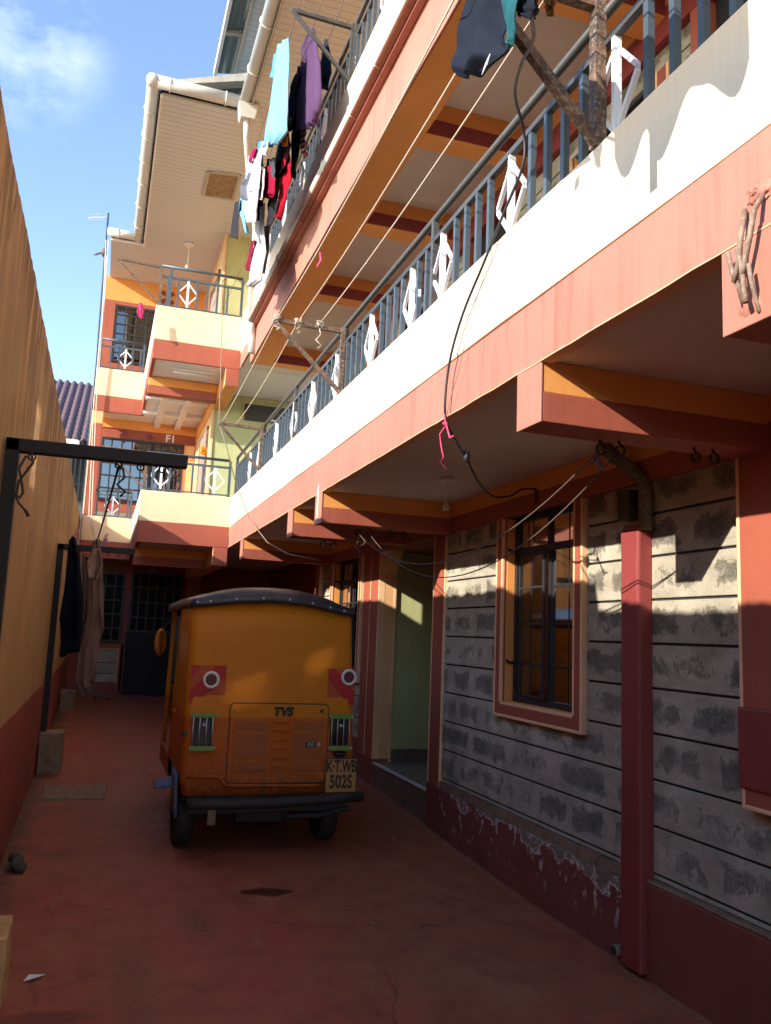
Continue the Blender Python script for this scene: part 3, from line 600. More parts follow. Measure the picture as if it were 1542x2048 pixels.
m.box(-.38, .42, WW - .05, WW, 1.19, 1.27, 2); m.box(.34, .42, WW - .05, WW, .5, 1.19, 2); m.box(-.34, .36, WW - .053, WW - .03, 1.175, 1.19, 3); m.box(.33, .345, WW - .053, WW - .03, .6, 1.175, 3)
m.done('stone_panel', [M['stone'], M['mortar'], M['red'], M['edge']], bd)
m = MB(); m.box(1.36, 1.6, 14.9, WW, .3, 2.45); m.done('pillar', M['darkred'], bd, .01)
m = MB(); m.box(XL, 4, WW - .025, WW, .3, .62); m.done('plinth', M['plinth'], bd)
# first floor: window and F1 door
m = MB(); m.box(-.27, 1.22, WW - .035, WW - .001, 3.55, 3.75, 0); m.box(-.27, .62, WW - .03, WW - .001, 2.84, 3.55, 1); m.box(1.18, 1.37, WW - .045, WW - .001, 2.84, 4.87, 2); m.done('wall_trim', [M['red'], M['stone'], M['peach']], bd)
back_window(-.24, .62, 3.74, 4.87, WW - .04, 5, 5)
d1 = back_window(.63, 1.18, 2.9, 4.87, WW - .04, 4, 6, name='door')
text('F1', .19, .004, M['whitebar'], d1, (.93, WW - .006, 4.965), bold=.004)
for p in ((.12, 5.0), (.55, 4.97)):
    m = MB(); m.cyl((p[0], WW - .03, p[1]), (p[0], WW, p[1]), .045, 14); m.done('air_vent', M['darkred'], bd)
# second floor: window and breeze block
m = MB(); m.box(-.25, .55, WW - .04, WW - .001, 6.14, 6.24, 0); m.box(-.27, -.22, WW - .04, WW - .001, 6.24, 7.36, 0); m.done('wall_trim', M['red'], bd)
back_window(-.21, .52, 6.26, 7.33, WW - .02, 4, 6)
m = MB()
for a in range(4):
    an = a * math.pi / 2 + math.pi / 4; c = Vector((.67, WW - .005, 7.62)); d = Vector((math.cos(an), 0, math.sin(an))); e = Vector((-d.z, 0, d.x))
    m.prism([c + d * .02 + e * .0, c + d * .13 + e * .05, c + d * .16, c + d * .13 - e * .05], (0, -.012, 0))
m.done('breeze_block', M['darkred'], bd)
# side wall of the wing with green return and curtained door
for (za, zb) in ((2.84, 5.222), (5.36, 7.86)):
    m = MB(); m.box(1.38, 1.5, 13.05, WW, za, zb); m.done('wall', M['peach'], bd)
    m = MB(); m.box(1.37, 2.9, 12.85, 13.05, za, zb, 0); m.box(1.365, 1.40, 12.83, 12.848, za, zb, 1); m.done('green_wall', [M['green'], M['edge']], bd)
    m = MB(); m.box(1.345, 1.38, 13.25, 13.32, za, zb - .45, 0); m.box(1.345, 1.38, 14.25, 14.32, za, zb - .45, 0); m.grid(lambda u, v: Vector((1.36 + .012 * math.sin(u * 50), 13.32 + .93 * u, za + .02 + (zb - za - .5) * v)), 60, 3, 1); m.done('door', [M['rust'], M['curtainw']], bd)
m = MB(); m.box(1.86, 2.6, 12.82, 12.86, 4.84, 5.10, 0); m.box(2.28, 2.36, 12.81, 12.82, 4.86, 4.89, 1); m.done('wall_vent', [M['boxgrey'], M['whitebar']], bd)
# ---------- roof
m = MB(); poly = [(1.2, Y0, 7.85), (2.95, Y0, 7.85), (2.95, WW + .3, 7.85), (-.36, WW + .3, 7.85), (-.36, 13.75, 7.85), (.15, 13.75, 7.85), (.15, 9.55, 7.85), (1.2, 9.55, 7.85)]
m.prism(poly, (0, 0, .05)); m.done('soffit', M['soffit'], bd)
m = MB()
m.bar((.16, 9.55, 7.84), (.16, 13.75, 7.84), .02, .12); m.bar((.15, 9.56, 7.88), (1.2, 9.56, 7.88), .02, .1, 1); m.bar((1.2, Y0, 7.86), (1.2, 9.55, 7.86), .02, .1, 1); m.bar((-.36, 13.76, 7.86), (.15, 13.76, 7.86), .02, .1)
m.done('eaves_board', [M['white'], M['timber']], bd)
m = MB(); g = 7.90
m.tube([(.06, 9.42, g), (.06, 13.74, g)], .075, 14); m.tube([(.0, 9.46, g + .01), (1.12, 9.46, g)], .075, 14); m.tube([(-.42, 13.66, g), (.08, 13.66, g)], .07, 14); m.tube([(1.13, Y0, g), (1.13, 9.45, g)], .075, 14)
m.ball((.05, 9.44, g), .082)
for y in (10.0, 10.6, 11.2, 11.8, 12.5, 13.2): m.ring((.06, y, g), (0, 1, 0), .078, .009)
for x in (.25, .9): m.ring((x, 9.46, g), (1, 0, 0), .078, .009)
for y in (8.8, 8.0, 7.2, 6.4): m.ring((1.13, y, g), (0, 1, 0), .078, .009)
for x in (-.25,): m.ring((x, 13.66, g), (1, 0, 0), .073, .009)
m.done('gutter', M['pvc'], bd)
m = MB(); m.hexa([(1.08, 9.36, 7.66), (1.24, 9.36, 7.66), (1.24, 9.52, 7.66), (1.08, 9.52, 7.66), (1.04, 9.32, 7.83), (1.28, 9.32, 7.83), (1.28, 9.56, 7.83), (1.04, 9.56, 7.83)]); m.tube([(1.16, 9.44, 7.7), (1.18, 9.5, 7.5), (1.30, 9.9, 7.2), (1.52, 10.6, 6.9), (1.53, 10.7, 5.5)], .04, 12); m.done('rain_pipe', M['pvc'], bd)
m = MB(); m.prism([(.10, 9.70, 7.96), (3.0, 9.70, 7.96), (3.0, 9.70, 8.9), (1.24, 9.70, 8.36)], (0, 6, 0)); m.done('roof', M['corr'], bd)
m = MB(); m.hexa([(.30, 9.55, 7.99), (1.36, 9.55, 8.33), (1.36, 9.72, 8.33), (.30, 9.72, 7.99), (.28, 9.55, 8.04), (1.34, 9.55, 8.44), (1.34, 9.72, 8.44), (.28, 9.72, 8.04)]); m.done('barge_board', M['timber'], bd)
m = MB(); m.prism([(1.18, Y0, 7.97), (3.1, Y0, 7.97), (3.1, Y0, 8.8)], (0, 14.6, 0)); m.done('roof', M['corr'], bd)
# higher roof over the stair
m = MB(); m.hexa([(.86, 5.0, 8.99), (1.34, 5.0, 9.10), (1.34, 10.6, 9.10), (.86, 10.6, 8.99), (.86, 5.0, 9.01), (1.34, 5.0, 9.12), (1.34, 10.6, 9.12), (.86, 10.6, 9.01)], 0)
m.box(.82, .86, 5.0, 10.62, 8.93, 9.06, 1); m.bar((.84, 9.75, 8.98), (1.3, 9.75, 9.06), .06, .05, 2); m.box(1.10, 3.0, 5.0, 10.55, 8.90, 8.93, 3); m.box(1.07, 1.10, 5.0, 10.5, 8.88, 9.02, 2)
m.done('upper_roof', [M['corr2'], M['white'], M['timber'], M['soffit']], bd)
m = MB(); m.box(1.30, 3.0, 5.0, 10.3, 8.42, 8.90); m.done('upper_wall', M['corr'], bd)
m = MB(); m.prism([atz(417, 343, 7.85), atz(480, 350, 7.85), atz(466, 398, 7.85), atz(407, 390, 7.85)], (0, 0, -.012)); hs = m.done('roof_hatch', M['hatch'], bd)
m = MB(); q = [atz(417, 343, 7.84), atz(480, 350, 7.84), atz(466, 398, 7.84), atz(407, 390, 7.84)]
for i in range(4): m.bar(q[i], q[(i + 1) % 4], .04, .03)
m.done('hatch_frame', M['timber'], hs)
# ---------- pillar with encased rain pipe, elbow and meter box on the long wall
m = MB(); c = .02
m.box(2.614, 2.71, 3.70, 3.862, .02, 2.20, 0); m.prism([(2.614, 3.70, 2.2005), (2.71, 3.70, 2.2005), (2.71, 3.862, 2.2005), (2.614, 3.862, 2.2005)], (.02, -.0, .035), 0); m.slice(2, .12, .1, 2.2); m.rough(.004, 5); m.done('pillar', M['darkred'], bd, .014)
m = MB(); m.tube([(2.66, 3.70, 2.20), (2.66, 3.70, 2.40), (2.655, 3.71, 2.46), (2.62, 3.76, 2.53), (2.56, 3.86, 2.62), (2.53, 3.90, 2.70)], .036, 14); m.ring((2.655, 3.715, 2.47), (-.3, .4, 1), .037, .008); m.ring((2.60, 3.80, 2.56), (-.4, .6, .6), .037, .007); m.done('rain_pipe', M['pvcgrey'], bd)
m = MB(); m.box(2.62, 2.699, 3.80, 3.90, 2.27, 2.43); m.done('meter_box', M['boxgrey'], bd, .006)
m = MB(); m.cyl((2.60, 3.90, .07), (2.70, 3.90, .07), .03, 14); m.done('drain_outlet', M['pvcgrey'], bd)
m = MB(); m.cyl((2.598, 3.90, .07), (2.602, 3.90, .07), .022, 14); m.done('drain_bore', M['dark'], bd)

# ================================================================== BOUNDARY WALL
def wtop(y): return (3.265 if y < 2.86 else 3.44) + .03 * noise.noise(Vector((y * 1.3, 0, 0))) + .022 * noise.noise(Vector((y * 8, 3, 0))) + .012 * noise.noise(Vector((y * 23, 3, 0)))
bw = thing('boundary_wall', (-.58, 4, 0), 'tall peach plastered boundary wall with dark streaks and a red lower band', 'wall')
m = MB(); N = 620; ya, yb = -8, 16.3
prev = None
for i in range(N + 1):
    y = ya + (yb - ya) * i / N; t = wtop(y)
    j = lambda z: .008 * noise.noise(Vector((y * 1.5, z * 1.5, 5)))
    ring = [(-.48 + j(z), y, z) for z in (1.0, 1.6, 2.2, 2.8, t - .05)] + [(-.49, y, t), (-.66, y, t + .01 * noise.noise(Vector((y * 7, 1, 1)))), (-.68, y, t - .05), (-.68, y, 1.0)]
    vs = [m.b.verts.new(p) for p in ring]
    if prev:
        for k in range(len(vs) - 1): m.b.faces.new((prev[k], prev[k + 1], vs[k + 1], vs[k])).smooth = k < 4
    else: m.b.faces.new(vs)
    prev = vs
m.b.faces.new(prev); m.done('upper_wall', M['leftwall'], bw)
m = MB(); m.box(-.68, -.474, -8, 16.3, -.1, 1.0); m.slice(1, .25, -7, 16); m.slice(2, .2, 0, 1); m.rough(.007, 1.5); m.done('red_band', M['wallred'], bw)

# ================================================================== CLOTHES POSTS
def clothes_post(y, xend, label, zt, z0):
    g = thing('clothes_post', (-.45, y, z0), label, 'clothes post', 'black steel clothes posts along the boundary wall')
    m = MB(); m.bar((-.443, y, z0), (-.443, y, zt), .06); m.done('upright', M['black'], g, .004)
    m = MB(); m.bar((-.473, y, zt - .03), (xend, y, zt - .03), .06); m.done('crossbar', M['black'], g, .004)
    for x in (-.36, .02, .12, .22): m = MB(); m.ring((x, y, zt - .075), (0, 1, 0), .016, .004, 10); m.done('hook', M['black'], g)
    return g
clothes_post(4.1, .335, 'black steel gallows post with frayed rope loops, nearest the camera', 2.42, .26)
clothes_post(9.12, .285, 'black steel gallows post with clothes hanging beside it', 2.39, .50)
def block(x0, x1, y0, y1, z1, label, mat):
    z0 = gz((y0 + y1) / 2) - .01
    m = MB(); m.box(x0, x1, y0, y1, z0, z1); m.slice(0, .05, x0, x1); m.slice(1, .06, y0, y1); m.slice(2, .06, z0, z1); m.rough(.012, 8)
    o = m.done('concrete_block', M[mat], None, .012, L=((x0 + x1) / 2, (y0 + y1) / 2, z0)); return tag(o, label, 'concrete block', 'concrete post footings')
block(-.47, -.255, 4.0, 4.33, .29, 'pale yellow concrete footing under the nearest black post', 'concpale')
block(-.46, -.245, 8.95, 9.3, .53, 'brown stained concrete footing under the post with hanging clothes', 'conc')
block(-.47, -.27, 13.6, 13.9, .60, 'dirty concrete footing farthest down the alley by the shoes', 'conc')

# ================================================================== AUTO RICKSHAW
def tukmats():
    t = NT('orange_vehicle_paint'); p = t.pos(); q = t.xyz(p); a = t.noise(p, 3, 5, .6); b = t.noise(p, 26, 5, .7)
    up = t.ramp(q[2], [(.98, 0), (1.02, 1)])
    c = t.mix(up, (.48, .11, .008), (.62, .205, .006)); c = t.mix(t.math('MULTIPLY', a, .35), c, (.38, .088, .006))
    low = t.ramp(q[2], [(.48, .85), (.80, 0)]); c = t.mix(t.math('MULTIPLY', low, t.ramp(b, [(.35, 0), (.6, 1)])), c, (.14, .05, .025))
    sp = t.noise(p, 30, 3, .6); c = t.mix(t.ramp(sp, [(.70, 0), (.72, .85)]), c, (.09, .02, .01)); dr = t.noise(t.map(p, (9, 9, 1.2)), 1.5, 5, .65); c = t.mix(t.math('MULTIPLY', t.ramp(dr, [(.5, 0), (.72, .55)]), t.ramp(q[2], [(1.45, 0), (1.8, 1)])), c, (.70, .36, .10))
    t.col(c); t.rough(t.mix(b, (.42, .42, .42), (.58, .58, .58))); t.bs.inputs['Specular IOR Level'].default_value = .22
    t.bump(t.noise(p, 3.2, 4), .5, .03); M['tuk'] = t.m
    t = NT('perforated_grille'); p = t.pos(); q = t.xyz(p)
    c = t.n('ShaderNodeCombineXYZ'); rowh = .0105
    row = t.math('FLOOR', t.math('DIVIDE', q[2], rowh)); off = t.math('MULTIPLY', t.math('MODULO', row, 2), .5)
    fx = t.math('SUBTRACT', t.math('FRACT', t.math('ADD', t.math('DIVIDE', q[0], .0125), off)), .5); fz = t.math('SUBTRACT', t.math('FRACT', t.math('DIVIDE', q[2], rowh)), .5)
    d = t.math('SQRT', t.math('ADD', t.math('MULTIPLY', fx, fx), t.math('MULTIPLY', fz, fz)))
    h = t.ramp(d, [(.27, 1), (.34, 0)]); t.col(t.mix(h, (.46, .105, .008), (.012, .008, .006))); t.rough(.45); t.bump(t.math('SUBTRACT', 1, h), .5, .004); M['grille'] = t.m
    t = NT('black_vinyl'); p = t.pos(); a = t.noise(p, 5, 5); t.col(t.mix(a, (.018, .017, .022), (.055, .045, .048))); t.rough(t.mix(a, (.3, .3, .3), (.5, .5, .5))); t.bump(t.noise(p, 4, 4), .4, .02); M['vinyl'] = t.m
    M['reflred'] = simple('red_reflector', (.42, .012, .010), .6, 0, .1); M['reflorange'] = simple('orange_reflector', (.42, .07, .012), .6); M['lens'] = simple('dark_red_lens', (.12, .010, .010), .5, 0, .2, 60)
    M['ringw'] = simple('white_ring', (.70, .68, .64), .4); M['guard'] = simple('green_guard', (.16, .26, .035), .5, 0, .25, 50); M['chrome'] = simple('chrome_wire', (.5, .5, .48), .3, .9); M['plate'] = simple('yellow_plate', (.44, .20, .045), .5, 0, .2, 18)
    M['blackp'] = simple('black_plastic', (.012, .012, .012), .5); M['rubber'] = mud_metal('dusty_rubber', (.018, .016, .015), (.03, .022, .018), (.045, .032, .026)); M['clear'] = glass('lamp_lens', .05, (.35, .3, .25)); M['bluepaint'] = mud_metal('chipped_blue_paint', (.04, .11, .26)); M['mirror'] = simple('mirror_glass', (.7, .7, .7), .03, 1)
tukmats()
TX, TY = 1.245, 6.05; g0 = gz(TY)
tk = thing('auto_rickshaw', (TX, TY + 1.2, g0), 'orange three wheeled auto rickshaw with black vinyl roof parked in the alley', 'auto rickshaw')
def tw(z): return .632 - .028 * max(0, (z - .5)) / 1.28          # half width at height z
def tcx(z): return TX + .012 - .030 * (z - .47) / 1.3
def trear(z): return TY + (.0 if z < 1.0 else .05 * (z - 1.0))
m = MB(); r = .05; secs = []
for z in (.46, .52, .56, .60, .8, 1.02, 1.03, 1.3, 1.6, 1.80):
    w = tw(z) - (.018 if z < .55 else 0); cx = tcx(z); y = trear(z) + (.02 if z < .55 else 0)
    pts = [(cx - w, TY + .75)]
    for i in range(7): a = math.pi + math.pi / 2 * i / 6; pts.append((cx - w + r + r * math.cos(a), y + r + r * math.sin(a)))
    for i in range(7): a = -math.pi / 2 + math.pi / 2 * i / 6; pts.append((cx + w - r + r * math.cos(a), y + r + r * math.sin(a)))
    pts.append((cx + w, TY + .75)); secs.append([m.b.verts.new((x, yy, z)) for x, yy in pts])
for a, b in zip(secs[:-1], secs[1:]):
    for k in range(len(a) - 1): m.b.faces.new((a[k], a[k + 1], b[k + 1], b[k])).smooth = True
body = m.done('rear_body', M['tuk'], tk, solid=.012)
# lower tub, cabin front, door pillars and sills
m = MB()
for sx in (-1, 1):
    x0 = TX + sx * .625
    m.box(min(x0, x0 - sx * .03), max(x0, x0 - sx * .03), TY + .75, TY + 1.05, .46, .95); m.box(min(x0, x0 - sx * .03), max(x0, x0 - sx * .03), TY + .75, TY + 2.0, .42, .58)
    for y in (.78, 1.15, 1.95): m.bar((x0 - sx * .02, TY + y, .56), (x0 - sx * .045, TY + y + (.05 if y > 1.9 else 0), 1.80), .04)
    m.bar((x0 - sx * .04, TY + .7, 1.80), (x0 - sx * .05, TY + 2.1, 1.79), .05)
m.grid(lambda u, v: Vector((TX + (u - .5) * 1.2 * (1 - .35 * (1 - v) ** 2), TY + 2.05 + .28 * math.sin(math.pi * u) * (1 - .3 * v), .40 + .68 * v)), 16, 6)
m.done('cabin', M['tuk'], tk, .006)
m = MB(); m.box(TX - .6, TX + .6, TY + .1, TY + 2.0, .40, .44); m.box(TX - .55, TX + .55, TY + .62, TY + .68, .44, 1.2); m.box(TX - .55, TX + .55, TY + .68, TY + 1.1, .6, .74); m.done('seat', M['blackp'], tk, .02)
m = MB(); m.grid(lambda u, v: Vector((TX + (u - .5) * 1.1, TY + 2.12 + .12 * math.sin(math.pi * u), 1.1 + .68 * v)), 8, 4); m.done('windscreen', M['clear'], tk)
m = MB()                                                            # vinyl canopy
def canopy(u, v):
    x = (u - .5) * 2; zc = 1.80 + .125 * (1 - abs(x) ** 2.3) * (1 - .12 * math.cos(v * 3.1)); hw = .607
    y = TY + .005 + 2.15 * v; zz = zc + .008 * noise.noise(Vector((u * 7, v * 6, 2)))
    rear = max(0, 1 - v / .05); zz -= .055 * rear * (1 - abs(x) ** 4)
    zz -= .02 * (x > .3) * (x - .3)
    return Vector((tcx(1.8) + x * hw, y, zz))
m.grid(canopy, 40, 30)
def flap(u, v):
    x = (u - .5) * 2; e = canopy(u, 0); return Vector((e.x, e.y - .006 - .004 * v, e.z - v * (.055 + .006 * noise.noise(Vector((u * 14, 0, 1))))))
m.grid(flap, 40, 2)
for sx in (0, 1): m.grid(lambda u, v: canopy(sx, u) + Vector(((.006 if sx else -.006), 0, -.06 * v)), 20, 1)
cn = m.done('canopy', M['vinyl'], tk, solid=.006)
for u in (.025, .10, .255, .42, .585, .73, .845, .935):
    p = flap(u, .45); m = MB(); m.ball(p + Vector((0, -.004, 0)), .010, (1, .5, 1), 0, 8); m.done('stud', M['chrome'], cn)
m = MB()
for a in ((TX - .55, TX + .57, 1.012, 1.017), ): m.box(a[0], a[1], TY - .0025, TY + .004, a[2], a[3])
for x in (TX - .405, TX + .44): m.box(x, x + .004, TY - .0025, TY + .004, .50, 1.01)
m.done('panel_seam', M['blackp'], body, L=ROOT[tk.name])
m = MB(); m.tube([(TX - .59, TY - .004, .595), (TX - .36, TY - .006, .59), (TX - .31, TY - .006, .53), (TX + .30, TY - .006, .52), (TX + .40, TY - .006, .52)], .014, 8); m.done('body_flange', M['tuk'], tk)
for i, (x, z) in enumerate(((.74, 1.60), (.80, 1.645), (.785, 1.60), (1.10, 1.585), (1.43, 1.41), (1.60, 1.53))):
    m = MB(); yy = trear(z) - .0015; m.face([(x, yy, z), (x + .03, yy, z + .006), (x + .034, yy, z + .012), (x + .004, yy, z + .008)]); m.done('paint_chip', M['blackp'], body, L=ROOT[tk.name])
# engine hatch
hx0, hx1, hz0, hz1 = .938, 1.665, .545, 1.085
hy = TY - .004
def rrect(x0, x1, z0, z1, r, y, n=5):
    P = []
    for (cx, cz, a0) in ((x1 - r, z1 - r, 0), (x0 + r, z1 - r, 90), (x0 + r, z0 + r, 180), (x1 - r, z0 + r, 270)):
        for i in range(n + 1): a = rad(a0 + 90 * i / n); P.append((cx + r * math.cos(a), y, cz + r * math.sin(a)))
    return P
m = MB(); m.prism(rrect(hx0, hx1, hz0, hz1, .035, hy), (0, -.012, 0), 0); m.prism(rrect(hx0 - .008, hx1 + .008, hz0 - .008, hz1 + .008, .04, hy + .001), (0, -.003, 0), 1)
hatch = m.done('engine_hatch', [M['tuk'], M['blackp']], tk, .004)
for (a, b) in ((.985, 1.215), (1.405, 1.625)):
    m = MB(); m.prism(rrect(a - .012, b + .012, .625, .975, .02, hy - .012), (0, -.006, 0), 0)
    for (z0, z1) in ((.635, .695), (.712, .885), (.902, .965)): m.box(a, b, hy - .0205, hy - .018, z0, z1, 1)
    m.done('grille', [M['tuk'], M['grille']], hatch, .002)
for i in range(6):
    z = .66 + .062 * i * 1.0; m = MB(); m.prism(rrect(1.255, 1.375, z - .012, z + .012, .011, hy - .010), (0, -.014, 0)); m.done('louver', M['tuk'], hatch, .004)
for (x, z) in ((.995, 1.04), (1.61, 1.04), (.985, .585), (1.61, .585)):
    m = MB(); m.prism(rrect(x - .035, x + .035, z - .022, z + .022, .006, hy - .011), (0, -.005, 0)); m.done('latch_boss', M['tuk'], hatch, .002)
m = MB(); m.cyl((1.612, hy - .018, 1.04), (1.612, hy - .012, 1.04), .013, 12); m.done('latch_hole', M['blackp'], hatch)
m = MB(); m.box(1.50, 1.575, hy - .0235, hy - .0206, .79, .825); st = m.done('badge', M['blackp'], hatch)
text('KG', .034, .0008, M['chrome'], hatch, (1.537, hy - .0245, .808), shear=.3, bold=.0005)
m = MB(); m.cyl((1.60, hy - .03, .808), (1.60, hy - .02, .808), .014, 14); m.done('lock', M['chrome'], hatch)
text('TVS', .082, .004, M['blackp'], hatch, (1.318, hy - .016, 1.032), xs=1.05, shear=.22, bold=.0045)
# chevron plates and round reflectors
for sx, xc in ((-1, .765), (1, 1.755)):
    x0, x1, z0, z1 = xc - .125, xc + .125, 1.075, 1.345
    if sx > 0: x0, x1 = 1.655, 1.868
    yy = trear(1.2) - .006
    m = MB(); m.box(x0, x1, yy - .003, yy, z0, z1, 0)
    def pt(u, v): return (x0 + (x1 - x0) * (u if sx < 0 else 1 - u), yy - .0036, z0 + (z1 - z0) * v)
    m.face([pt(0, .0), pt(.12, 0), pt(.28, 0), pt(1, .62), pt(1, 1), pt(.78, 1)][0:0] or [pt(.0, .02), pt(.2, .02), pt(.99, .70), pt(.99, .99), pt(.72, .99), pt(.0, .36)], 1)
    m.face([pt(.02, .7), pt(.3, .98), pt(.02, .98)], 1)
    cv = m.done('reflector_plate', [M['reflorange'], M['reflred']], tk)
    cx, cz = (.785, 1.245) if sx < 0 else (1.815, 1.285)
    m = MB(); m.ring((cx, yy - .012, cz), (0, 1, 0), .050, .011, 24, 0); m.cyl((cx, yy - .016, cz), (cx, yy, cz), .045, 20, 1); m.done('round_reflector', [M['ringw'], M['lens']], tk)
# tail lamps behind green guards
for xc in (.745, 1.755):
    z0, z1 = .80, .995; yy = TY - .005; w = .078
    m = MB(); m.box(xc - w + .01, xc + w - .01, yy - .028, yy, z0 - .01, z1 + .01); lamp = m.done('tail_lamp', M['blackp'], tk, .006)
    m = MB(); m.cyl((xc, yy - .045, z1 - .06), (xc, yy - .028, z1 - .06), .045, 18); m.box(xc - .05, xc + .05, yy - .036, yy - .028, z0 + .01, z1 - .1); m.done('lens', M['clear'], lamp)
    m = MB(); m.ball((xc + .005, yy - .036, z1 - .055), .018); m.done('bulb', M['chrome'], lamp)
    m = MB()
    for z in (z0 - .014, z1 + .014): m.box(xc - w - .008, xc + w + .008, yy - .062, yy - .046, z - .016, z + .016, 0); m.box(xc - w + .0, xc - w + .012, yy - .05, yy, z - .01, z + .01, 0); m.box(xc + w - .012, xc + w, yy - .05, yy, z - .01, z + .01, 0)
    for k in (-1, -.36, .30, .92): m.cyl((xc + k * w * .9, yy - .056, z0 - .01), (xc + k * w * .9, yy - .056, z1 + .01), .0042, 8, 1)
    for k in (-1.12, 1.12):
        for z in (z0 - .014, z1 + .014): m.ball((xc + k * w, yy - .058, z), .009, (1, 1, 1), 1, 8)
    m.done('lamp_guard', [M['guard'], M['chrome']], lamp, .003)
# number plate
m = MB(); px0, px1, pz0, pz1 = 1.655, 1.898, .478, .715; py = TY - .045
m.box(px0, px1, py - .004, py, pz0, pz1, 0)
for b in ((px0, px1, pz1 - .007, pz1), (px0, px0 + .006, pz0, pz1 - .007), (px1 - .006, px1, pz0, pz1 - .007)): m.box(b[0], b[1], py - .0055, py - .004, b[2], b[3], 1)
pl = m.done('number_plate', [M['plate'], M['blackp']], tk)
text('K·T.WB', .115, .001, M['blackp'], pl, (1.776, py - .006, .655), xs=.60, bold=.0035); text('502S', .125, .001, M['blackp'], pl, (1.776, py - .006, .548), xs=.72, bold=.003)
m = MB(); m.ball((1.765, TY - .03, .742), .05, (1.05, .7, .42), 0, 14); m.done('plate_lamp', M['blackp'], tk)
# bumper, chassis, wheels
m = MB(); m.tube([(TX - .585, TY - .12, .432), (TX - .45, TY - .13, .43), (TX, TY - .135, .43), (TX + .5, TY - .12, .452), (TX + .685, TY - .10, .455)], .036, 14); m.done('bumper', M['rubber'], tk)
m = MB(); m.box(TX - .57, TX + .6, TY + .02, TY + .06, .34, .47); m.box(TX - .42, TX - .38, TY, TY + 1.6, .34, .42); m.box(TX + .38, TX + .42, TY, TY + 1.6, .34, .42); m.box(TX - .2, TX + .22, TY + .1, TY + .5, .26, .42); m.tube([(TX - .5, TY + .25, .30), (TX + .5, TY + .25, .30)], .03, 10); m.tube([(TX + .15, TY + .05, .3), (TX + .42, TY + .02, .31), (TX + .62, TY, .36)], .02, 8); m.done('chassis', M['rubber'], tk, .006)
m = MB(); m.box(TX - .42, TX - .365, TY - .012, TY - .004, .27, .37); m.done('strap', M['conc'], tk)
def wheel(x, y, w, R):
    z = gz(y) - .003 + R; m = MB(); n = 28; prof = [(-w, R * .62), (-w, R * .86), (-w * .8, R * .965), (-w * .4, R), (w * .4, R), (w * .8, R * .965), (w, R * .86), (w, R * .62)]
    vs = [[m.b.verts.new((x + p[0], y + p[1] * math.cos(2 * math.pi * i / n), z + p[1] * math.sin(2 * math.pi * i / n))) for p in prof] for i in range(n)]
    for i in range(n):
        for k in range(len(prof) - 1): m.b.faces.new((vs[i][k], vs[(i + 1) % n][k], vs[(i + 1) % n][k + 1], vs[i][k + 1])).smooth = True
    wh = m.done('wheel', M['rubber'], tk)
    m = MB(); m.cyl((x - w * .7, y, z), (x + w * .7, y, z), R * .62, 22); m.cyl((x - w * .9, y, z), (x + w * .9, y, z), R * .2, 12); m.done('rim', M['pvcgrey'], wh, .004)
wheel(TX - .555, TY + .40, .068, .225); wheel(TX + .53, TY + .40, .068, .225); wheel(TX, TY + 2.05, .06, .225)
m = MB(); m.grid(lambda u, v: Vector((TX - .63 - .012 * v, TY + .12 + .3 * u, .30 + .29 * v)), 4, 4); m.done('mud_flap', M['bluepaint'], tk, solid=.02)
m = MB(); m.hexa([(TX - .775, TY + .32, .455), (TX - .63, TY + .32, .46), (TX - .63, TY + .62, .46), (TX - .775, TY + .62, .455), (TX - .765, TY + .32, .475), (TX - .63, TY + .32, .50), (TX - .63, TY + .62, .50), (TX - .765, TY + .62, .475)]); m.done('side_step', M['bluepaint'], tk, .006)
m = MB(); m.box(TX - .63, TX - .60, TY + .0, TY + .09, .86, .89); m.done('belt_strip', M['blackp'], tk)
mirc = Vector((TX - .70, TY + 1.95, 1.46))
m = MB(); m.ball(mirc, .1, (.55, .4, 1.25), 0, 14); m.tube([mirc + Vector((.02, 0, .1)), mirc + Vector((.05, 0, .17)), mirc + Vector((.12, .05, .2))], .009, 8, 1); mr = m.done('side_mirror', [M['tuk'], M['blackp']], tk)
m = MB(); m.prism([mirc + Vector((.005 + .042 * math.cos(a), -.043, .105 * math.sin(a))) for a in [i * math.pi / 9 for i in range(18)]], (0, -.004, 0)); m.done('mirror_glass', M['mirror'], mr)

tk.location.x = 1.215; tk.scale = (.97, 1, 1)
# ================================================================== NEIGHBOUR HOUSE
nb = thing('neighbour_house', (-2.5, 20, 0), 'neighbouring house with a purple brown tiled roof behind the boundary wall', 'house')
def tilef(u, v):
    x = -6 + 5.42 * u; s = v; base = Vector((x, 18.2 + 4.2 * s, 5.36 + 2.35 * s))
    return base + Vector((0, -.35, .9)).normalized() * (.035 * math.sin(x * 2 * math.pi / .17) - .06 * (s * 14 % 1))
m = MB(); m.grid(tilef, 300, 70); m.done('roof', M['tile'], nb, solid=.03)
m = MB(); m.box(-6, -.76, 18.12, 18.22, 5.16, 5.34, 0); m.box(-.88, -.72, 18.0, 18.3, 5.0, 5.3, 0); m.done('gutter', M['white'], nb)
m = MB(); m.box(-6, -.96, 18.9, 19.1, 0, 5.3, 0); m.box(-.98, -.94, 18.4, 18.9, 3.6, 5.25, 1); m.box(-1.0, -.4, 18.6, 18.8, 0.5, 4.05, 0); m.box(-6, -.3, 22.6, 23, 0, 7.0, 0); m.done('wall', [M['grey'], M['black']], nb)
m = MB()
for i in range(6): m.bar((-.95 + i * .09, 18.65, 4.05), (-.95 + i * .09, 18.65, 4.5), .018)
m.bar((-.97, 18.65, 4.5), (-.4, 18.65, 4.5), .022); m.done('railing', M['pipe'], nb)
m = MB(); m.box(-.9, -.3, 19.9, 20.0, 4.3, 5.9); m.done('metal_screen', M['corr2'], nb)

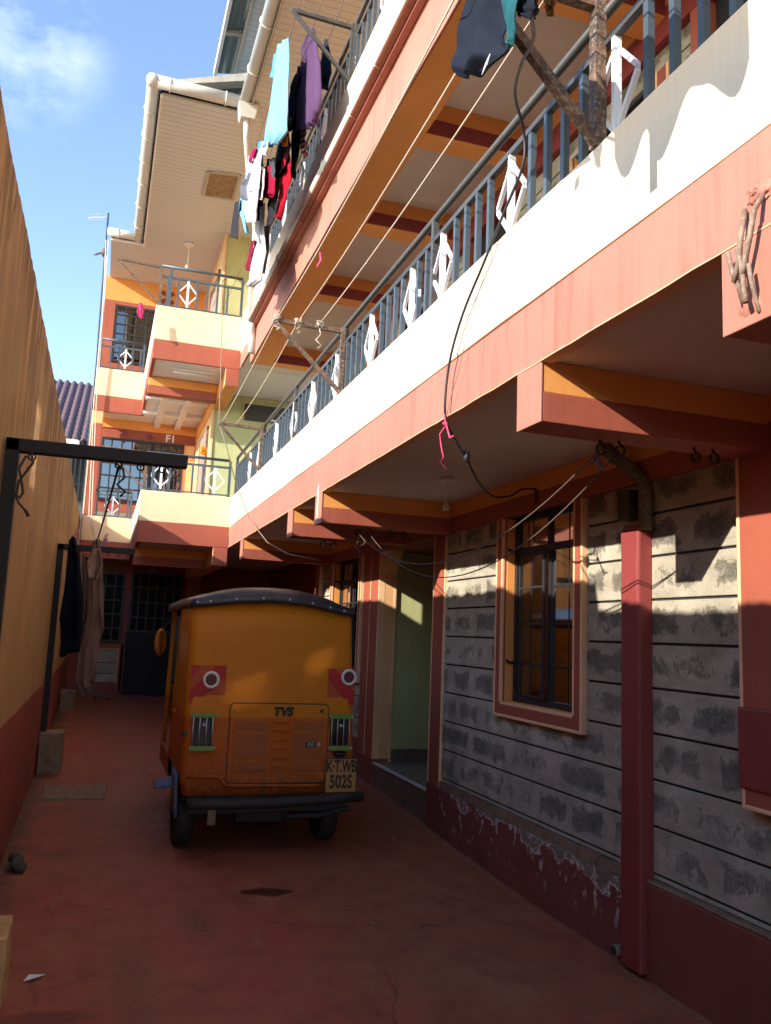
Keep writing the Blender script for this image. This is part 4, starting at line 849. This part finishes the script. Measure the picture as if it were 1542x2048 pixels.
# ================================================================== AERIALS
ae = thing('tv_aerial', (-.5, 15.7, 6), 'tall blue mast with two television aerials above the back balcony', 'tv aerial')
m = MB(); m.tube([(-.45, 15.7, 2.9), (-.47, 15.7, 6), (-.50, 15.7, 9.2)], .018, 8); m.done('mast', M['steel'], ae)
m = MB(); c = aty(213, 435, 15.7); e = aty(178, 435, 15.7); m.bar(c, e, .02)
for i in range(7): p = Vector(e).lerp(c, i / 7); m.bar(p + Vector((0, -.12, .01)), p + Vector((0, .12, .01)), .008); m.bar(p + Vector((0, 0, -.05)), p + Vector((0, 0, .06)), .008)
m.done('aerial', M['whitebar'], ae)
m = MB(); c = aty(208, 505, 15.7); e = aty(190, 510, 15.7); m.bar(c, e, .02)
for i in range(4): p = Vector(e).lerp(c, i / 4); m.bar(p + Vector((-.03, -.1, -.06)), p + Vector((.03, .1, .09)), .008)
m.ball(c, .05, (1, 1, 1.8)); m.done('aerial', M['rust'], ae)

# ================================================================== LAMPS, SMALL THINGS
def lamp_holder(p, drop, label, s=1):
    g = thing('lamp_holder', p, label, 'lamp holder'); x, y, z = p
    m = MB(); m.cyl((x, y, z - .022 * s), (x, y, z), .055 * s, 18, 0, .045 * s); m.done('ceiling_rose', M['white'], g)
    m = MB(); m.tube([(x, y, z - .02), (x + .006, y, z - drop * .5), (x, y, z - drop)], .005 * s, 8); m.done('flex', M['white'], g)
    m = MB(); m.cyl((x, y, z - drop - .06 * s), (x, y, z - drop), .022 * s, 14, 0, .016 * s); m.ring((x, y, z - drop - .045 * s), (0, 0, 1), .023 * s, .004); m.done('socket', M['ceil'], g)
lamp_holder((2.2, 5.32, 2.702), .17, 'bare pendant lamp socket on a short flex under the first floor balcony')
lamp_holder((.86, 13.45, 7.85), .36, 'bare lamp socket hanging from the cream roof soffit', 1.5)
ft = thing('fluorescent_light', (.95, 11.9, 5.222), 'pale fluorescent tube fitting under the upper corner balcony', 'light fitting')
m = MB(); m.box(.66, 1.24, 11.82, 11.88, 5.185, 5.2215); m.done('casing', M['white'], ft)
m = MB(); m.cyl((.68, 11.85, 5.165), (1.22, 11.85, 5.165), .016, 10); m.done('tube', M['whitebar'], ft)
dc = MB(); z = gz(8.1); dc.hexa([(-.34, 7.85, z - .02), (.16, 7.85, z - .02), (.19, 8.4, z), (-.36, 8.4, z), (-.34, 7.85, z + .008), (.16, 7.85, z + .008), (.19, 8.4, z + .025), (-.36, 8.4, z + .025)])
tag(dc.done('drain_cover', M['conc'], None, .006, L=(-.08, 8.1, z)), 'grey concrete drain cover set in the red floor', 'drain cover')
def shoe(x, y, label):
    z = gz(y); m = MB(); m.ball((x, y, z + .02), .06, (.75, 1.9, .33), 0, 12); m.ball((x, y + .05, z + .05), .045, (.8, 1, .8), 0, 10)
    tag(m.done('shoe', M['rust'], None, L=(x, y, z)), label, 'shoe', 'shoes by the back wall')
shoe(.22, 14.9, 'brown slip on shoe below the stone panel, nearer the door'); shoe(.05, 14.85, 'brown slip on shoe below the stone panel, nearer the boundary wall')
m = MB(); P = Vector((-.37, 6.0, gz(6) + .04)); m.ball(P, .05, (.9, 1.2, .8), 0, 12); m.ball(P + Vector((.03, -.05, -.01)), .035, (1, 1, .8), 0, 10); m.ball(P + Vector((-.02, .06, .03)), .035); m.rough(.02, 18)
tag(m.done('crumpled_rag', M['boxgrey'], None, L=P - Vector((0, 0, .04))), 'small grey crumpled rag on the floor against the red band', 'rag')
m = MB(); m.face([(-.19, 4.30, .008), (-.13, 4.31, .018), (-.10, 4.36, .008), (-.17, 4.34, .02)]); tag(m.done('paper_scrap', M['whitebar'], None, L=(-.15, 4.33, .01), solid=.002), 'scrap of folded white paper on the red floor', 'litter')
for i, (x, y, l) in enumerate(((2.28, 6.35, 'small pale pebble lying by the entry step'), (2.36, 6.2, 'small pale pebble lying near the plinth'), (1.58, 4.72, 'small dark pebble alone on the bare red floor'))):
    m = MB(); m.ball((x, y, gz(y) + .006), .016, (1.2, 1, .7), 0, 8); m.rough(.005, 40); tag(m.done('pebble', M['conc'], None, L=(x, y, gz(y))), l, 'pebble', 'pebbles on the floor')

# ================================================================== LINES AND CABLES
def sag(a, b, s, n=16):
    a, b = Vector(a), Vector(b); return [a.lerp(b, i / n) + Vector((0, 0, -s * 4 * (i / n) * (1 - i / n))) for i in range(n + 1)]
def cord(name, pts, r, mat, label, cat='clothesline', group=None, extra=None):
    m = MB(); m.tube(pts, r, 6)
    if extra: extra(m)
    return tag(m.done(name, M[mat], None, L=pts[0]), label, cat, group)
def knot(m, p, s=.03, n=6):
    p = Vector(p); pts = [p + Vector((random.uniform(-1, 1) * s, random.uniform(-1, 1) * s, random.uniform(-1, 1) * s)) for _ in range(n * 3)]
    m.tube(pts, .0045, 5)
def tail(m, p, L, r=.0045):
    p = Vector(p); m.tube([p, p + Vector((.01, -.01, -L * .35)), p + Vector((-.02, .01, -L * .6)), p + Vector((.02, 0, -L * .85)), p + Vector((.0, .02, -L))], r, 5)
G1 = 'ropes along the first floor drying brackets'
for k, (x, lab, mat) in enumerate(((1.06, 'pale rope on the outer end of the first floor brackets', 'rope'), (1.22, 'pale rope knotted in the middle of the first floor brackets', 'rope'), (1.38, 'pale knotted rope with a loose tail nearest the first floor railing', 'rope'))):
    pts = sag((x, -1.5, 3.99), (x, 2.46, 3.99), .03, 6)[:-1] + sag((x, 2.46, 3.985), (x + (.0), 5.95, 3.91), .05, 14)
    if k != 2: pts = pts[:-1] + sag((x, 5.95, 3.91), (x + .05, 9.36, 3.90), .02 + .03 * k, 10)
    cord('clothesline', pts, .0042, mat, lab, 'clothesline', G1, lambda m, x=x, k=k: (knot(m, (x, 5.95, 3.90), .035, 9), tail(m, (x, 5.94, 3.88), .16 if k == 2 else .06)))
cord('clothesline', sag((.86, -1.5, 3.985), (.86, 2.06, 3.985), .02, 6), .0042, 'rope', 'pale outermost rope carrying the dark towel above the near parapet', 'clothesline', G1)
G2 = 'lines along the second floor drying bracket'
for x, lab in ((1.10, 'thin line over the second floor balcony carrying pale blue trousers'), (1.26, 'thin line over the second floor balcony carrying the purple sheet'), (1.42, 'thin line nearest the second floor railing carrying navy trousers')):
    cord('clothesline', sag((x, -1, 6.6), (x, 6.12, 6.6), .03, 8)[:-1] + sag((x, 6.12, 6.6), (x, 12.9, 6.62), .14, 16), .004, 'wire', lab, 'clothesline', G2)
cord('clothesline', sag((.02, 4.1, 2.335), (-.12, 9.12, 2.38), .03), .006, 'black' if 0 else 'cable', 'black rope strung between the two black gallows posts', 'clothesline', None, lambda m: (knot(m, (.02, 4.1, 2.34), .02, 5), tail(m, (.04, 4.09, 2.33), .13, .006)))
m = MB(); a = Vector((-.36, 4.06, 2.36)); m.tube([a, a + Vector((.01, 0, -.05)), a + Vector((-.04, 0, -.14)), a + Vector((-.045, 0, -.20)), a + Vector((-.03, 0, -.215)), a + Vector((-.018, 0, -.19)), a + Vector((-.028, 0, -.14)), a + Vector((-.045, 0, -.08)), a + Vector((-.02, 0, -.02))], .006, 6); m.tube([a + Vector((-.05, 0, -.20)), a + Vector((-.03, 0, -.24)), a + Vector((.01, 0, -.28))], .006, 6); m.tube([a + Vector((-.0, 0, -.27)), a + Vector((.015, .0, -.295))], .008, 5)
tag(m.done('rope_loop', M['cable'], None, L=a), 'frayed black rope loop dangling from the nearest gallows post', 'rope')
# ropes between the beams
hk = Vector((1.93, 3.0, 2.41)); hk2 = Vector((2.01, 2.98, 2.41))
def extra1(m): tail(m, (1.90, 6.42, 2.42), .2, .005); m.tube([(1.9, 6.42, 2.42), (1.96, 6.4, 2.33), (1.90, 6.42, 2.28)], .005, 5)
cord('rope', sag(hk, (1.90, 6.44, 2.41), .36, 24), .0036, 'rope2', 'sagging twisted rope between hooks of two beams, with a frayed knot', 'rope', 'ropes between the ceiling beams', extra1)
cord('rope', sag(hk2, (2.0, 6.44, 2.41), .44, 24), .0036, 'rope2', 'sagging twisted rope between hooks of two beams, tied with blue plastic', 'rope', 'ropes between the ceiling beams')
m = MB(); p = atx(1190, 920, 2.0); m.tube([p, p + Vector((.01, 0, .02)), p + Vector((.02, -.01, -.01)), p + Vector((.02, -.01, -.04))], .007, 6); m.tube([p, p + Vector((-.02, 0, -.02))], .006, 6)
tag(m.done('plastic_strip', M['blueplastic'], None, L=p), 'strip of blue plastic tied to a sagging rope under the beam', 'plastic strip')
# black power cable from the upper bracket down to the wall
pts = [atx(px, py, X) for px, py, X in ((1062, 30, 1.1), (1066, 80, 1.2), (1042, 130, 1.3), (1030, 190, 1.4), (1047, 260, 1.52), (1046, 330, 1.54), (1010, 420, 1.53), (970, 520, 1.52), (925, 630, 1.52), (898, 730, 1.52), (890, 830, 1.53), (905, 870, 1.62), (932, 915, 1.72), (958, 965, 1.9), (985, 992, 2.2), (1020, 992, 2.45), (1045, 978, 2.6), (1072, 978, 2.66))]
sp = []
for i in range(len(pts) - 1):
    p0, p1, p2, p3 = pts[max(i - 1, 0)], pts[i], pts[i + 1], pts[min(i + 2, len(pts) - 1)]
    for k in range(5):
        t = k / 5; sp.append(.5 * ((2 * p1) + (p2 - p0) * t + (2 * p0 - 5 * p1 + 4 * p2 - p3) * t * t + (3 * p1 - p0 - 3 * p2 + p3) * t ** 3))
sp.append(pts[-1])
cord('power_cable', sp, .0065, 'cable', 'black power cable looping down the cream parapet and under the balcony', 'cable', None, lambda m: (m.ball(atx(933, 912, 1.72), .018, (1, 1, 2)), [m.ring(atx(1073, 982 + 6 * k, 2.66), (0, 0, 1), .012, .004, 10) for k in range(5)]))
cord('wire', [atx(px, py, 1.53) for px, py in ((990, 470), (970, 545), (940, 640), (918, 740), (900, 800), (893, 835))], .0018, 'wire', 'hair thin grey wire beside the black power cable on the parapet', 'wire')
m = MB(); p = [atx(px, py, X) for px, py, X in ((889, 828, 1.52), (892, 850, 1.52), (880, 868, 1.56), (882, 890, 1.56), (887, 915, 1.56), (880, 925, 1.56), (886, 930, 1.56), (893, 940, 1.56))]; m.tube(p, .0042, 6)
m.tube([atx(890, 840, 1.52), atx(896, 862, 1.52), atx(900, 876, 1.52), atx(906, 872, 1.52)], .005, 6); knot(m, atx(891, 848, 1.52), .012, 4)
tag(m.done('pink_string', M['pink'], None, L=p[0]), 'pink string tied round the black cable under the balcony edge', 'string')
m = MB(); p = atx(640, 505, 1.25); m.tube([p, p + Vector((.01, .01, -.05)), p + Vector((-.01, .02, -.1))], .006, 6); m.tube([p, p + Vector((.01, -.01, -.06)), p + Vector((-.02, -.01, -.12))], .004, 6); tag(m.done('cloth_knot', M['pink'], None, L=p), 'knotted pink cloth strip on a rope before the ochre beam', 'cloth strip')
cord('wire', [atx(445, 560, 1.2), atx(443, 700, 1.2), atx(438, 845, 1.1), atx(452, 890, 1.12), atx(470, 960, 1.3), atx(500, 1040, 1.5), atx(535, 1085, 1.55), atx(575, 1108, 1.62), atx(640, 1121, 1.9)], .006, 'wire', 'thin dark wire running down past the corner balcony to the beam', 'wire')
for k, (xa, ya2) in enumerate(((205, 590), (200, 640))):
    cord('wire', [aty(xa + 12, 480, 14.7), aty(xa + 5, ya2, 14.7), aty(xa - 12, 800, 14.72), aty(xa - 22, 1030, 14.7), aty(xa - 14 + 6 * k, 1090, 14.6)], .008, 'rope', ('white wire down the edge of the back balcony', 'second white wire hanging beside the back balcony mast')[k], 'wire', 'wires on the back balcony')

# ================================================================== LAUNDRY
CM = {}
def cl(c, s=None):
    k = (c, s)
    if k not in CM: CM[k] = cloth_mat('cloth_%d' % len(CM), c, s)
    return CM[k]
def garment(name, X, rows, col, label, folds=5, amp=.03, plane='x', group='laundry on the lines', nu=26, stripes=None, tilt=0, th=.006, rag=.012):
    """rows: outline edges from top to bottom ((xl,yl),(xr,yr)) on the hanging plane; folded cloth with thickness"""
    at = atx if plane == 'x' else aty
    Ls = [at(*r[0], X) for r in rows]; Rs = [at(*r[1], X) for r in rows]; n = len(rows) - 1; sd = random.random() * 50
    def f(u, v):
        t = v * n; i = min(int(t), n - 1); k = t - i; k = k * k * (3 - 2 * k) * .35 + k * .65
        a = Ls[i].lerp(Ls[i + 1], k); b = Rs[i].lerp(Rs[i + 1], k); p = a.lerp(b, u)
        w = amp * (.4 + .6 * v) * (math.sin(u * folds * .55 * 6.283 + sd + 1.5 * noise.noise(Vector((u * 2, v * 3, sd)))) * .7 + .8 * noise.noise(Vector((u * 4, v * 3, sd))))
        o = Vector((w + tilt * v, w * .25, 0)) if plane == 'x' else Vector((w * .25, w + tilt * v, 0))
        e = rag * noise.noise(Vector((v * 9, u * 3, sd))); return p + o + Vector((0, e, e))
    m = MB(); m.grid(f, nu, max(14, 5 * n)); o = m.done(name, cl(col, stripes), None, L=f(.5, 0), solid=th); return tag(o, label, 'laundry', group)
R = lambda *a: [((a[i], a[i + 1]), (a[i + 2], a[i + 3])) for i in range(0, len(a), 4)]
NAVY = (.016, .020, .032); BLK = (.012, .012, .015)
garment('sweatshirt', 1.12, R(935, -60, 1040, -75, 930, 0, 1025, 0, 922, 50, 1018, 40, 918, 95, 1012, 80, 914, 130, 1014, 95, 916, 152, 965, 146), NAVY, 'dark navy sweatshirt with a white care tag hung above the near balcony railing', 3, .035)
m = MB(); p = atx(972, 127, 1.085); m.prism([p, p + Vector((0, -.035, .012)), p + Vector((-.01, -.03, -.03)), p + Vector((-.01, .006, -.042))], (-.003, 0, 0)); tg = m.done('care_tag', M['whitebar'], bpy.data.objects['sweatshirt'], L=ROOT['sweatshirt'])
garment('jumper', 1.10, R(1005, -40, 1040, -45, 1006, 0, 1032, 0, 1008, 40, 1027, 40, 1012, 80, 1024, 78, 1012, 92, 1024, 90), (.02, .09, .11), 'teal knitted jumper sleeve hanging beside the navy sweatshirt', 2, .02)
garment('shirt', 1.14, R(1030, -60, 1110, -90, 1030, -10, 1085, -30, 1034, 18, 1076, 12, 1042, 34, 1070, 32), NAVY, 'dark shirt with a curled hem at the bracket end by the navy sweatshirt', 2, .03)
garment('cloth_strip', 1.25, R(1082, -20, 1106, -20, 1092, 10, 1108, 8, 1096, 32, 1104, 30), (.30, .11, .03), 'small brown cloth strip knotted on the rusty bracket arm', 1, .01)
for nm, y0, y1, z0, lb, c, sd in (('towel', 1.40, 2.03, 3.52, 'dark towel on the rope above the near parapet, at the picture edge', NAVY, .4), ('vest', .98, 1.14, 3.70, 'grey vest on the near rope beyond the dark towel', (.2, .2, .22), 3.1)):
    m = MB()
    m.grid(lambda u, v: Vector((.86 + .03 * math.sin(u * 18 + sd), y0 + (y1 - y0) * u, 3.97 - (3.97 - z0 + .16 * noise.noise(Vector((u * 4, sd, 0))) + .03 * math.sin(u * 23)) * v)), 30, 12); tag(m.done(nm, cl(c), None, L=(.86, (y0 + y1) / 2, 3.97), solid=.006), lb, 'laundry', 'laundry on the lines')
m = MB(); m.grid(lambda u, v: Vector((.86, 1.80 + .04 * u, 3.56 - .20 * v)), 4, 8); tag(m.done('sock', cl(BLK), None, L=(.86, 1.8, 3.5), solid=.006), 'dark stocking hanging below the towel near the rusty bracket', 'laundry', 'laundry on the lines')
# second floor laundry
garment('trousers', 1.08, R(553, 92, 577, 75, 548, 130, 578, 110, 545, 160, 576, 165, 534, 230, 577, 225, 528, 275, 576, 262, 524, 297, 556, 285), (.17, .40, .55), 'pale blue trousers hanging highest on the second floor line', 4, .03)
garment('blouse', 1.09, R(549, 110, 560, 100, 545, 140, 558, 135, 543, 158, 556, 150), (.08, .28, .55), 'mid blue blouse bunched beside the pale blue trousers', 2, .02)
garment('sheet', 1.27, R(622, 58, 628, 58, 606, 95, 634, 90, 603, 140, 640, 130, 604, 180, 641, 195, 612, 230, 637, 225, 620, 252, 630, 245), (.085, .045, .10), 'purple sheet hanging in folds under the steel bracket', 4, .04)
garment('sheet', 1.25, R(596, 135, 606, 130, 588, 170, 612, 165, 590, 220, 618, 215, 588, 262, 617, 258), (.04, .022, .05), 'darker purple sheet behind the first purple sheet', 4, .03)
garment('trousers', 1.42, R(650, 78, 653, 78, 643, 105, 660, 105, 637, 150, 662, 145, 636, 168, 655, 165, 645, 178, 652, 180), (.02, .03, .06), 'navy trouser leg alone at the outer side of the purple sheets', 2, .02)
garment('jacket', 1.24, R(588, 150, 602, 145, 578, 190, 592, 190, 573, 235, 590, 240, 576, 262, 586, 258), (.02, .022, .035), 'dark navy jacket hanging between the pale blue trousers and purple sheet', 3, .03)
garment('shirt', 1.22, R(556, 268, 578, 262, 552, 300, 582, 290, 545, 335, 574, 330, 540, 355, 560, 358), BLK, 'black shirt hanging just below the pale blue trousers', 3, .03)
garment('trousers', 1.30, R(585, 262, 598, 258, 583, 300, 595, 300, 582, 345, 592, 342, 583, 356, 590, 354), BLK, 'black trousers hanging above the red shirt', 2, .03)
garment('shorts', 1.33, R(596, 255, 612, 255, 598, 280, 610, 282, 600, 305, 612, 306), (.10, .01, .014), 'dark red striped shorts against the steel railing', 2, .02, stripes=(.55, .5, .5))
garment('shirt', 1.24, R(572, 308, 578, 306, 561, 335, 582, 340, 558, 370, 584, 362, 556, 400, 575, 396, 551, 432, 560, 440), (.32, .008, .02), 'bright red shirt, largest red garment on the second floor line', 3, .03)
garment('blouse', 1.14, R(530, 335, 540, 332, 526, 360, 548, 355, 522, 385, 546, 388, 524, 396, 540, 394), (.22, .008, .03), 'crimson blouse between the white shirts and the red shirt', 3, .03)
garment('top', 1.22, R(552, 350, 560, 348, 548, 375, 557, 372, 545, 398, 554, 396), (.45, .17, .02), 'small mustard yellow top between the red garments', 2, .02)
garment('skirt', 1.20, R(540, 380, 552, 376, 536, 410, 553, 408, 531, 450, 540, 452), (.025, .025, .03), 'narrow black skirt below the mustard top', 2, .03)
garment('shirt', 1.07, R(512, 300, 524, 296, 502, 325, 522, 330, 496, 360, 520, 365, 498, 384, 518, 380), (.50, .47, .48), 'off white shirt at the far group on the second floor line', 3, .03)
garment('shirt', 1.06, R(506, 345, 515, 343, 492, 380, 516, 378, 488, 420, 512, 418, 494, 445, 506, 446), (.36, .34, .39), 'pale lilac grey shirt hanging below the off white shirt', 3, .03)
garment('shirt', 1.05, R(492, 350, 502, 345, 484, 370, 498, 372, 484, 398, 494, 400), (.10, .11, .14), 'charcoal shirt outermost in the far group of laundry', 3, .03)
garment('towel', 1.06, R(484, 385, 494, 383, 479, 420, 490, 420, 492, 462, 497, 468), (.16, .38, .52), 'pale blue towel in the far group of laundry', 2, .02)
garment('trousers', 1.05, R(470, 405, 482, 400, 464, 440, 478, 440, 460, 475, 476, 478), (.03, .03, .035), 'black trousers at the far end of the second floor line', 2, .02)
garment('blouse', 1.05, R(508, 298, 514, 296, 500, 312, 508, 314, 498, 324, 504, 326), (.35, .01, .08), 'small magenta blouse peeping above the off white shirt', 2, .02)
garment('cloth', 1.10, R(516, 285, 528, 280, 512, 310, 524, 312, 514, 330, 522, 332), (.05, .22, .42), 'strong blue cloth under the end of the pale blue trousers', 2, .03)
garment('sheet', 1.22, R(518, 410, 532, 405, 512, 450, 530, 450, 508, 500, 534, 505, 500, 560, 524, 560, 494, 572, 506, 572), (.46, .44, .46), 'long white sheet hanging lowest at the far corner', 4, .03)
garment('shirt', 1.20, R(503, 482, 510, 480, 497, 510, 506, 510, 492, 540, 500, 542), (.16, .015, .035), 'maroon shirt tucked beside the long white sheet', 2, .02)
garment('cloth', WY - .2, R(278, 606, 284, 606, 274, 622, 288, 622, 279, 637, 284, 637), (.70, .05, .16), 'small pink cloth hanging from the wing drying bracket', 2, .02, 'y')
garment('cloth_strip', WY + .0, R(402, 893, 412, 893, 400, 905, 415, 904, 405, 910, 412, 910), (.75, .22, .02), 'orange cloth knotted on the corner balcony handrail', 2, .01, 'y')
for nm, X_, r_, c_, l_ in (
    ('towel', 1.07, R(524, 284, 538, 282, 523, 298, 537, 298, 526, 310, 535, 309), (.55, .53, .52), 'small white flannel hanging under the pale blue trousers'),
    ('top', 1.16, R(564, 274, 577, 272, 565, 284, 576, 283, 567, 292, 574, 291), (.50, .14, .03), 'small orange top among the black garments'),
    ('scarf', 1.23, R(571, 238, 584, 236, 571, 244, 583, 243, 573, 252, 582, 250), (.55, .33, .02), 'narrow mustard scarf under the navy jacket'),
    ('shirt', 1.15, R(535, 318, 551, 316, 532, 345, 550, 345, 536, 372, 548, 370), (.06, .06, .07), 'charcoal grey shirt between the black shirt and the crimson blouse'),
    ('shorts', 1.35, R(606, 286, 617, 284, 606, 300, 615, 299, 609, 312, 614, 312), (.42, .10, .12), 'pink and white shorts beside the steel balusters'),
    ('vest', 1.09, R(517, 340, 531, 338, 514, 372, 530, 372, 516, 400, 528, 398), (.44, .42, .41), 'cream vest beside the crimson blouse'),
    ('top', 1.12, R(508, 395, 522, 392, 507, 420, 520, 420, 508, 440, 518, 440), (.02, .02, .03), 'black top between the lilac shirt and the long white sheet'),
    ('shirt', 1.08, R(488, 362, 499, 360, 484, 392, 496, 394, 486, 416, 494, 418), (.05, .06, .10), 'indigo shirt half hidden in the far group of laundry'),
    ('top', 1.13, R(515, 378, 528, 376, 515, 396, 526, 396, 518, 412, 524, 412), (.16, .012, .05), 'plum top below the cream vest'),
    ('shirt', 1.26, R(581, 205, 600, 200, 574, 240, 592, 240, 574, 262, 588, 262), (.016, .016, .022), 'black shirt behind the navy jacket'),
    ('shirt', 1.06, R(497, 312, 506, 310, 491, 340, 503, 342, 489, 360, 498, 360), (.30, .29, .33), 'light grey shirt above the charcoal shirt of the far group'),
    ('towel', 1.28, R(527, 452, 540, 450, 522, 500, 538, 500, 514, 545, 530, 548), (.34, .34, .36), 'grey towel beside the long white sheet')):
    garment(nm, X_, r_, c_, l_, 2, .022)
# alley laundry by the clothes posts
GL = 'clothes hung in the alley'
def peg(px, py, Y, col, label):
    p = aty(px, py, Y); m = MB(); m.bar(p + Vector((-.008, 0, -.03)), p + Vector((.02, 0, .045)), .012); m.bar(p + Vector((.008, 0, -.03)), p + Vector((.034, .01, .04)), .010)
    tag(m.done('clothes_peg', simple('peg_plastic', col, .4), None, L=p), label, 'clothes peg', 'clothes pegs')
garment('jacket', 8.6, R(139, 1078, 150, 1072, 137, 1105, 154, 1098, 132, 1150, 160, 1140, 126, 1200, 166, 1200, 121, 1240, 164, 1255, 124, 1285, 160, 1290, 122, 1312, 158, 1308), (.008, .010, .018), 'dark navy jacket hanging from the alley rope by its footing', 2, .045, 'y', GL, tilt=-.06, rag=.05)
garment('dress', 8.3, R(184, 1086, 199, 1076, 178, 1120, 204, 1118, 173, 1170, 206, 1165, 172, 1230, 207, 1255, 160, 1300, 195, 1300, 153, 1360, 188, 1366, 160, 1390, 190, 1385), (.16, .10, .085), 'long dusty brown dress hanging from the alley rope', 2, .045, 'y', GL, tilt=-.06, rag=.05)
garment('shirt', 8.9, R(160, 1112, 170, 1104, 154, 1150, 172, 1150, 152, 1200, 170, 1205, 154, 1240, 166, 1240), (.22, .15, .11), 'light brown shirt between the navy jacket and brown dress', 2, .04, 'y', GL)
garment('hood', 8.1, R(188, 1098, 201, 1096, 174, 1125, 206, 1130, 178, 1156, 196, 1160), (.26, .18, .13), 'tan hood bunched over the brown dress', 2, .05, 'y', GL)
peg(150, 1066, 8.5, (.55, .12, .18), 'pink clothes peg on the navy jacket'); peg(208, 1076, 8.25, (.55, .36, .16), 'tan clothes peg on the brown dress'); peg(206, 1086, 8.2, (.2, .12, .3), 'violet clothes peg just under the tan peg')

# ================================================================== LIGHT
w = bpy.data.worlds.new('World'); S.world = w; w.use_nodes = True; nt = w.node_tree; bg = nt.nodes['Background']
sky = nt.nodes.new('ShaderNodeTexSky'); sky.sky_type = 'NISHITA'; sky.sun_disc = False
elev = math.asin(-SUN_DIR.z); sky.sun_elevation = elev; sky.sun_rotation = math.atan2(-SUN_DIR.x, -SUN_DIR.y); sky.altitude = 1600; sky.dust_density = .6; sky.air_density = 1.0
tc = nt.nodes.new('ShaderNodeTexCoord'); mp = nt.nodes.new('ShaderNodeMapping'); mp.inputs['Scale'].default_value = (1, 1, 1.6); mp.inputs['Location'].default_value = (.95, .1, .55); nz = nt.nodes.new('ShaderNodeTexNoise'); nz.inputs['Scale'].default_value = 5.5; nz.inputs['Detail'].default_value = 9; nz.inputs['Roughness'].default_value = .6
rp = nt.nodes.new('ShaderNodeValToRGB'); rp.color_ramp.elements[0].position = .45; rp.color_ramp.elements[0].color = (0, 0, 0, 1); rp.color_ramp.elements[1].position = .72; rp.color_ramp.elements[1].color = (.42, .42, .42, 1)
mx = nt.nodes.new('ShaderNodeMix'); mx.data_type = 'RGBA'; mx.inputs[7].default_value = (5.2, 5.4, 5.6, 1)
nt.links.new(tc.outputs['Generated'], mp.inputs[0]); nt.links.new(mp.outputs[0], nz.inputs['Vector']); nt.links.new(nz.outputs['Fac'], rp.inputs[0]); cdir = ray(30, 70).normalized(); vm = nt.nodes.new('ShaderNodeVectorMath'); vm.operation = 'DOT_PRODUCT'; vm.inputs[1].default_value = cdir; nt.links.new(tc.outputs['Generated'], vm.inputs[0])
mr = nt.nodes.new('ShaderNodeMapRange'); mr.interpolation_type = 'SMOOTHSTEP'; mr.inputs['From Min'].default_value = .9945; mr.inputs['From Max'].default_value = 1.0; nt.links.new(vm.outputs['Value'], mr.inputs['Value'])
mm = nt.nodes.new('ShaderNodeMath'); mm.operation = 'MULTIPLY'; nt.links.new(rp.outputs[0], mm.inputs[0]); nt.links.new(mr.outputs[0], mm.inputs[1]); nt.links.new(mm.outputs[0], mx.inputs[0]); nt.links.new(sky.outputs[0], mx.inputs[6]); nt.links.new(mx.outputs[2], bg.inputs['Color'])
bg.inputs['Strength'].default_value = .15
sl = bpy.data.lights.new('sun', 'SUN'); sl.energy = 3.1; sl.angle = rad(.5); sl.color = (1, .91, .79); so = bpy.data.objects.new('sun', sl); COL.objects.link(so); so.rotation_euler = SUN_DIR.to_track_quat('-Z', 'Y').to_euler(); so.location = (-20, -25, 20)
vs = S.view_settings; vs.view_transform = 'Standard'; vs.look = 'None'; vs.gamma = 1; vs.use_curve_mapping = False; vs.exposure = 1.6
S.render.engine = 'CYCLES'; cy = S.cycles; cy.use_denoising = True; cy.max_bounces = 10; cy.diffuse_bounces = 5; cy.glossy_bounces = 4; cy.transparent_max_bounces = 8; cy.sample_clamp_indirect = 0; cy.use_guiding = True; cy.use_surface_guiding = True; cy.guiding_training_samples = 128; cy.surface_guiding_probability = .8; cy.blur_glossy = 0.0; cy.caustics_reflective = True
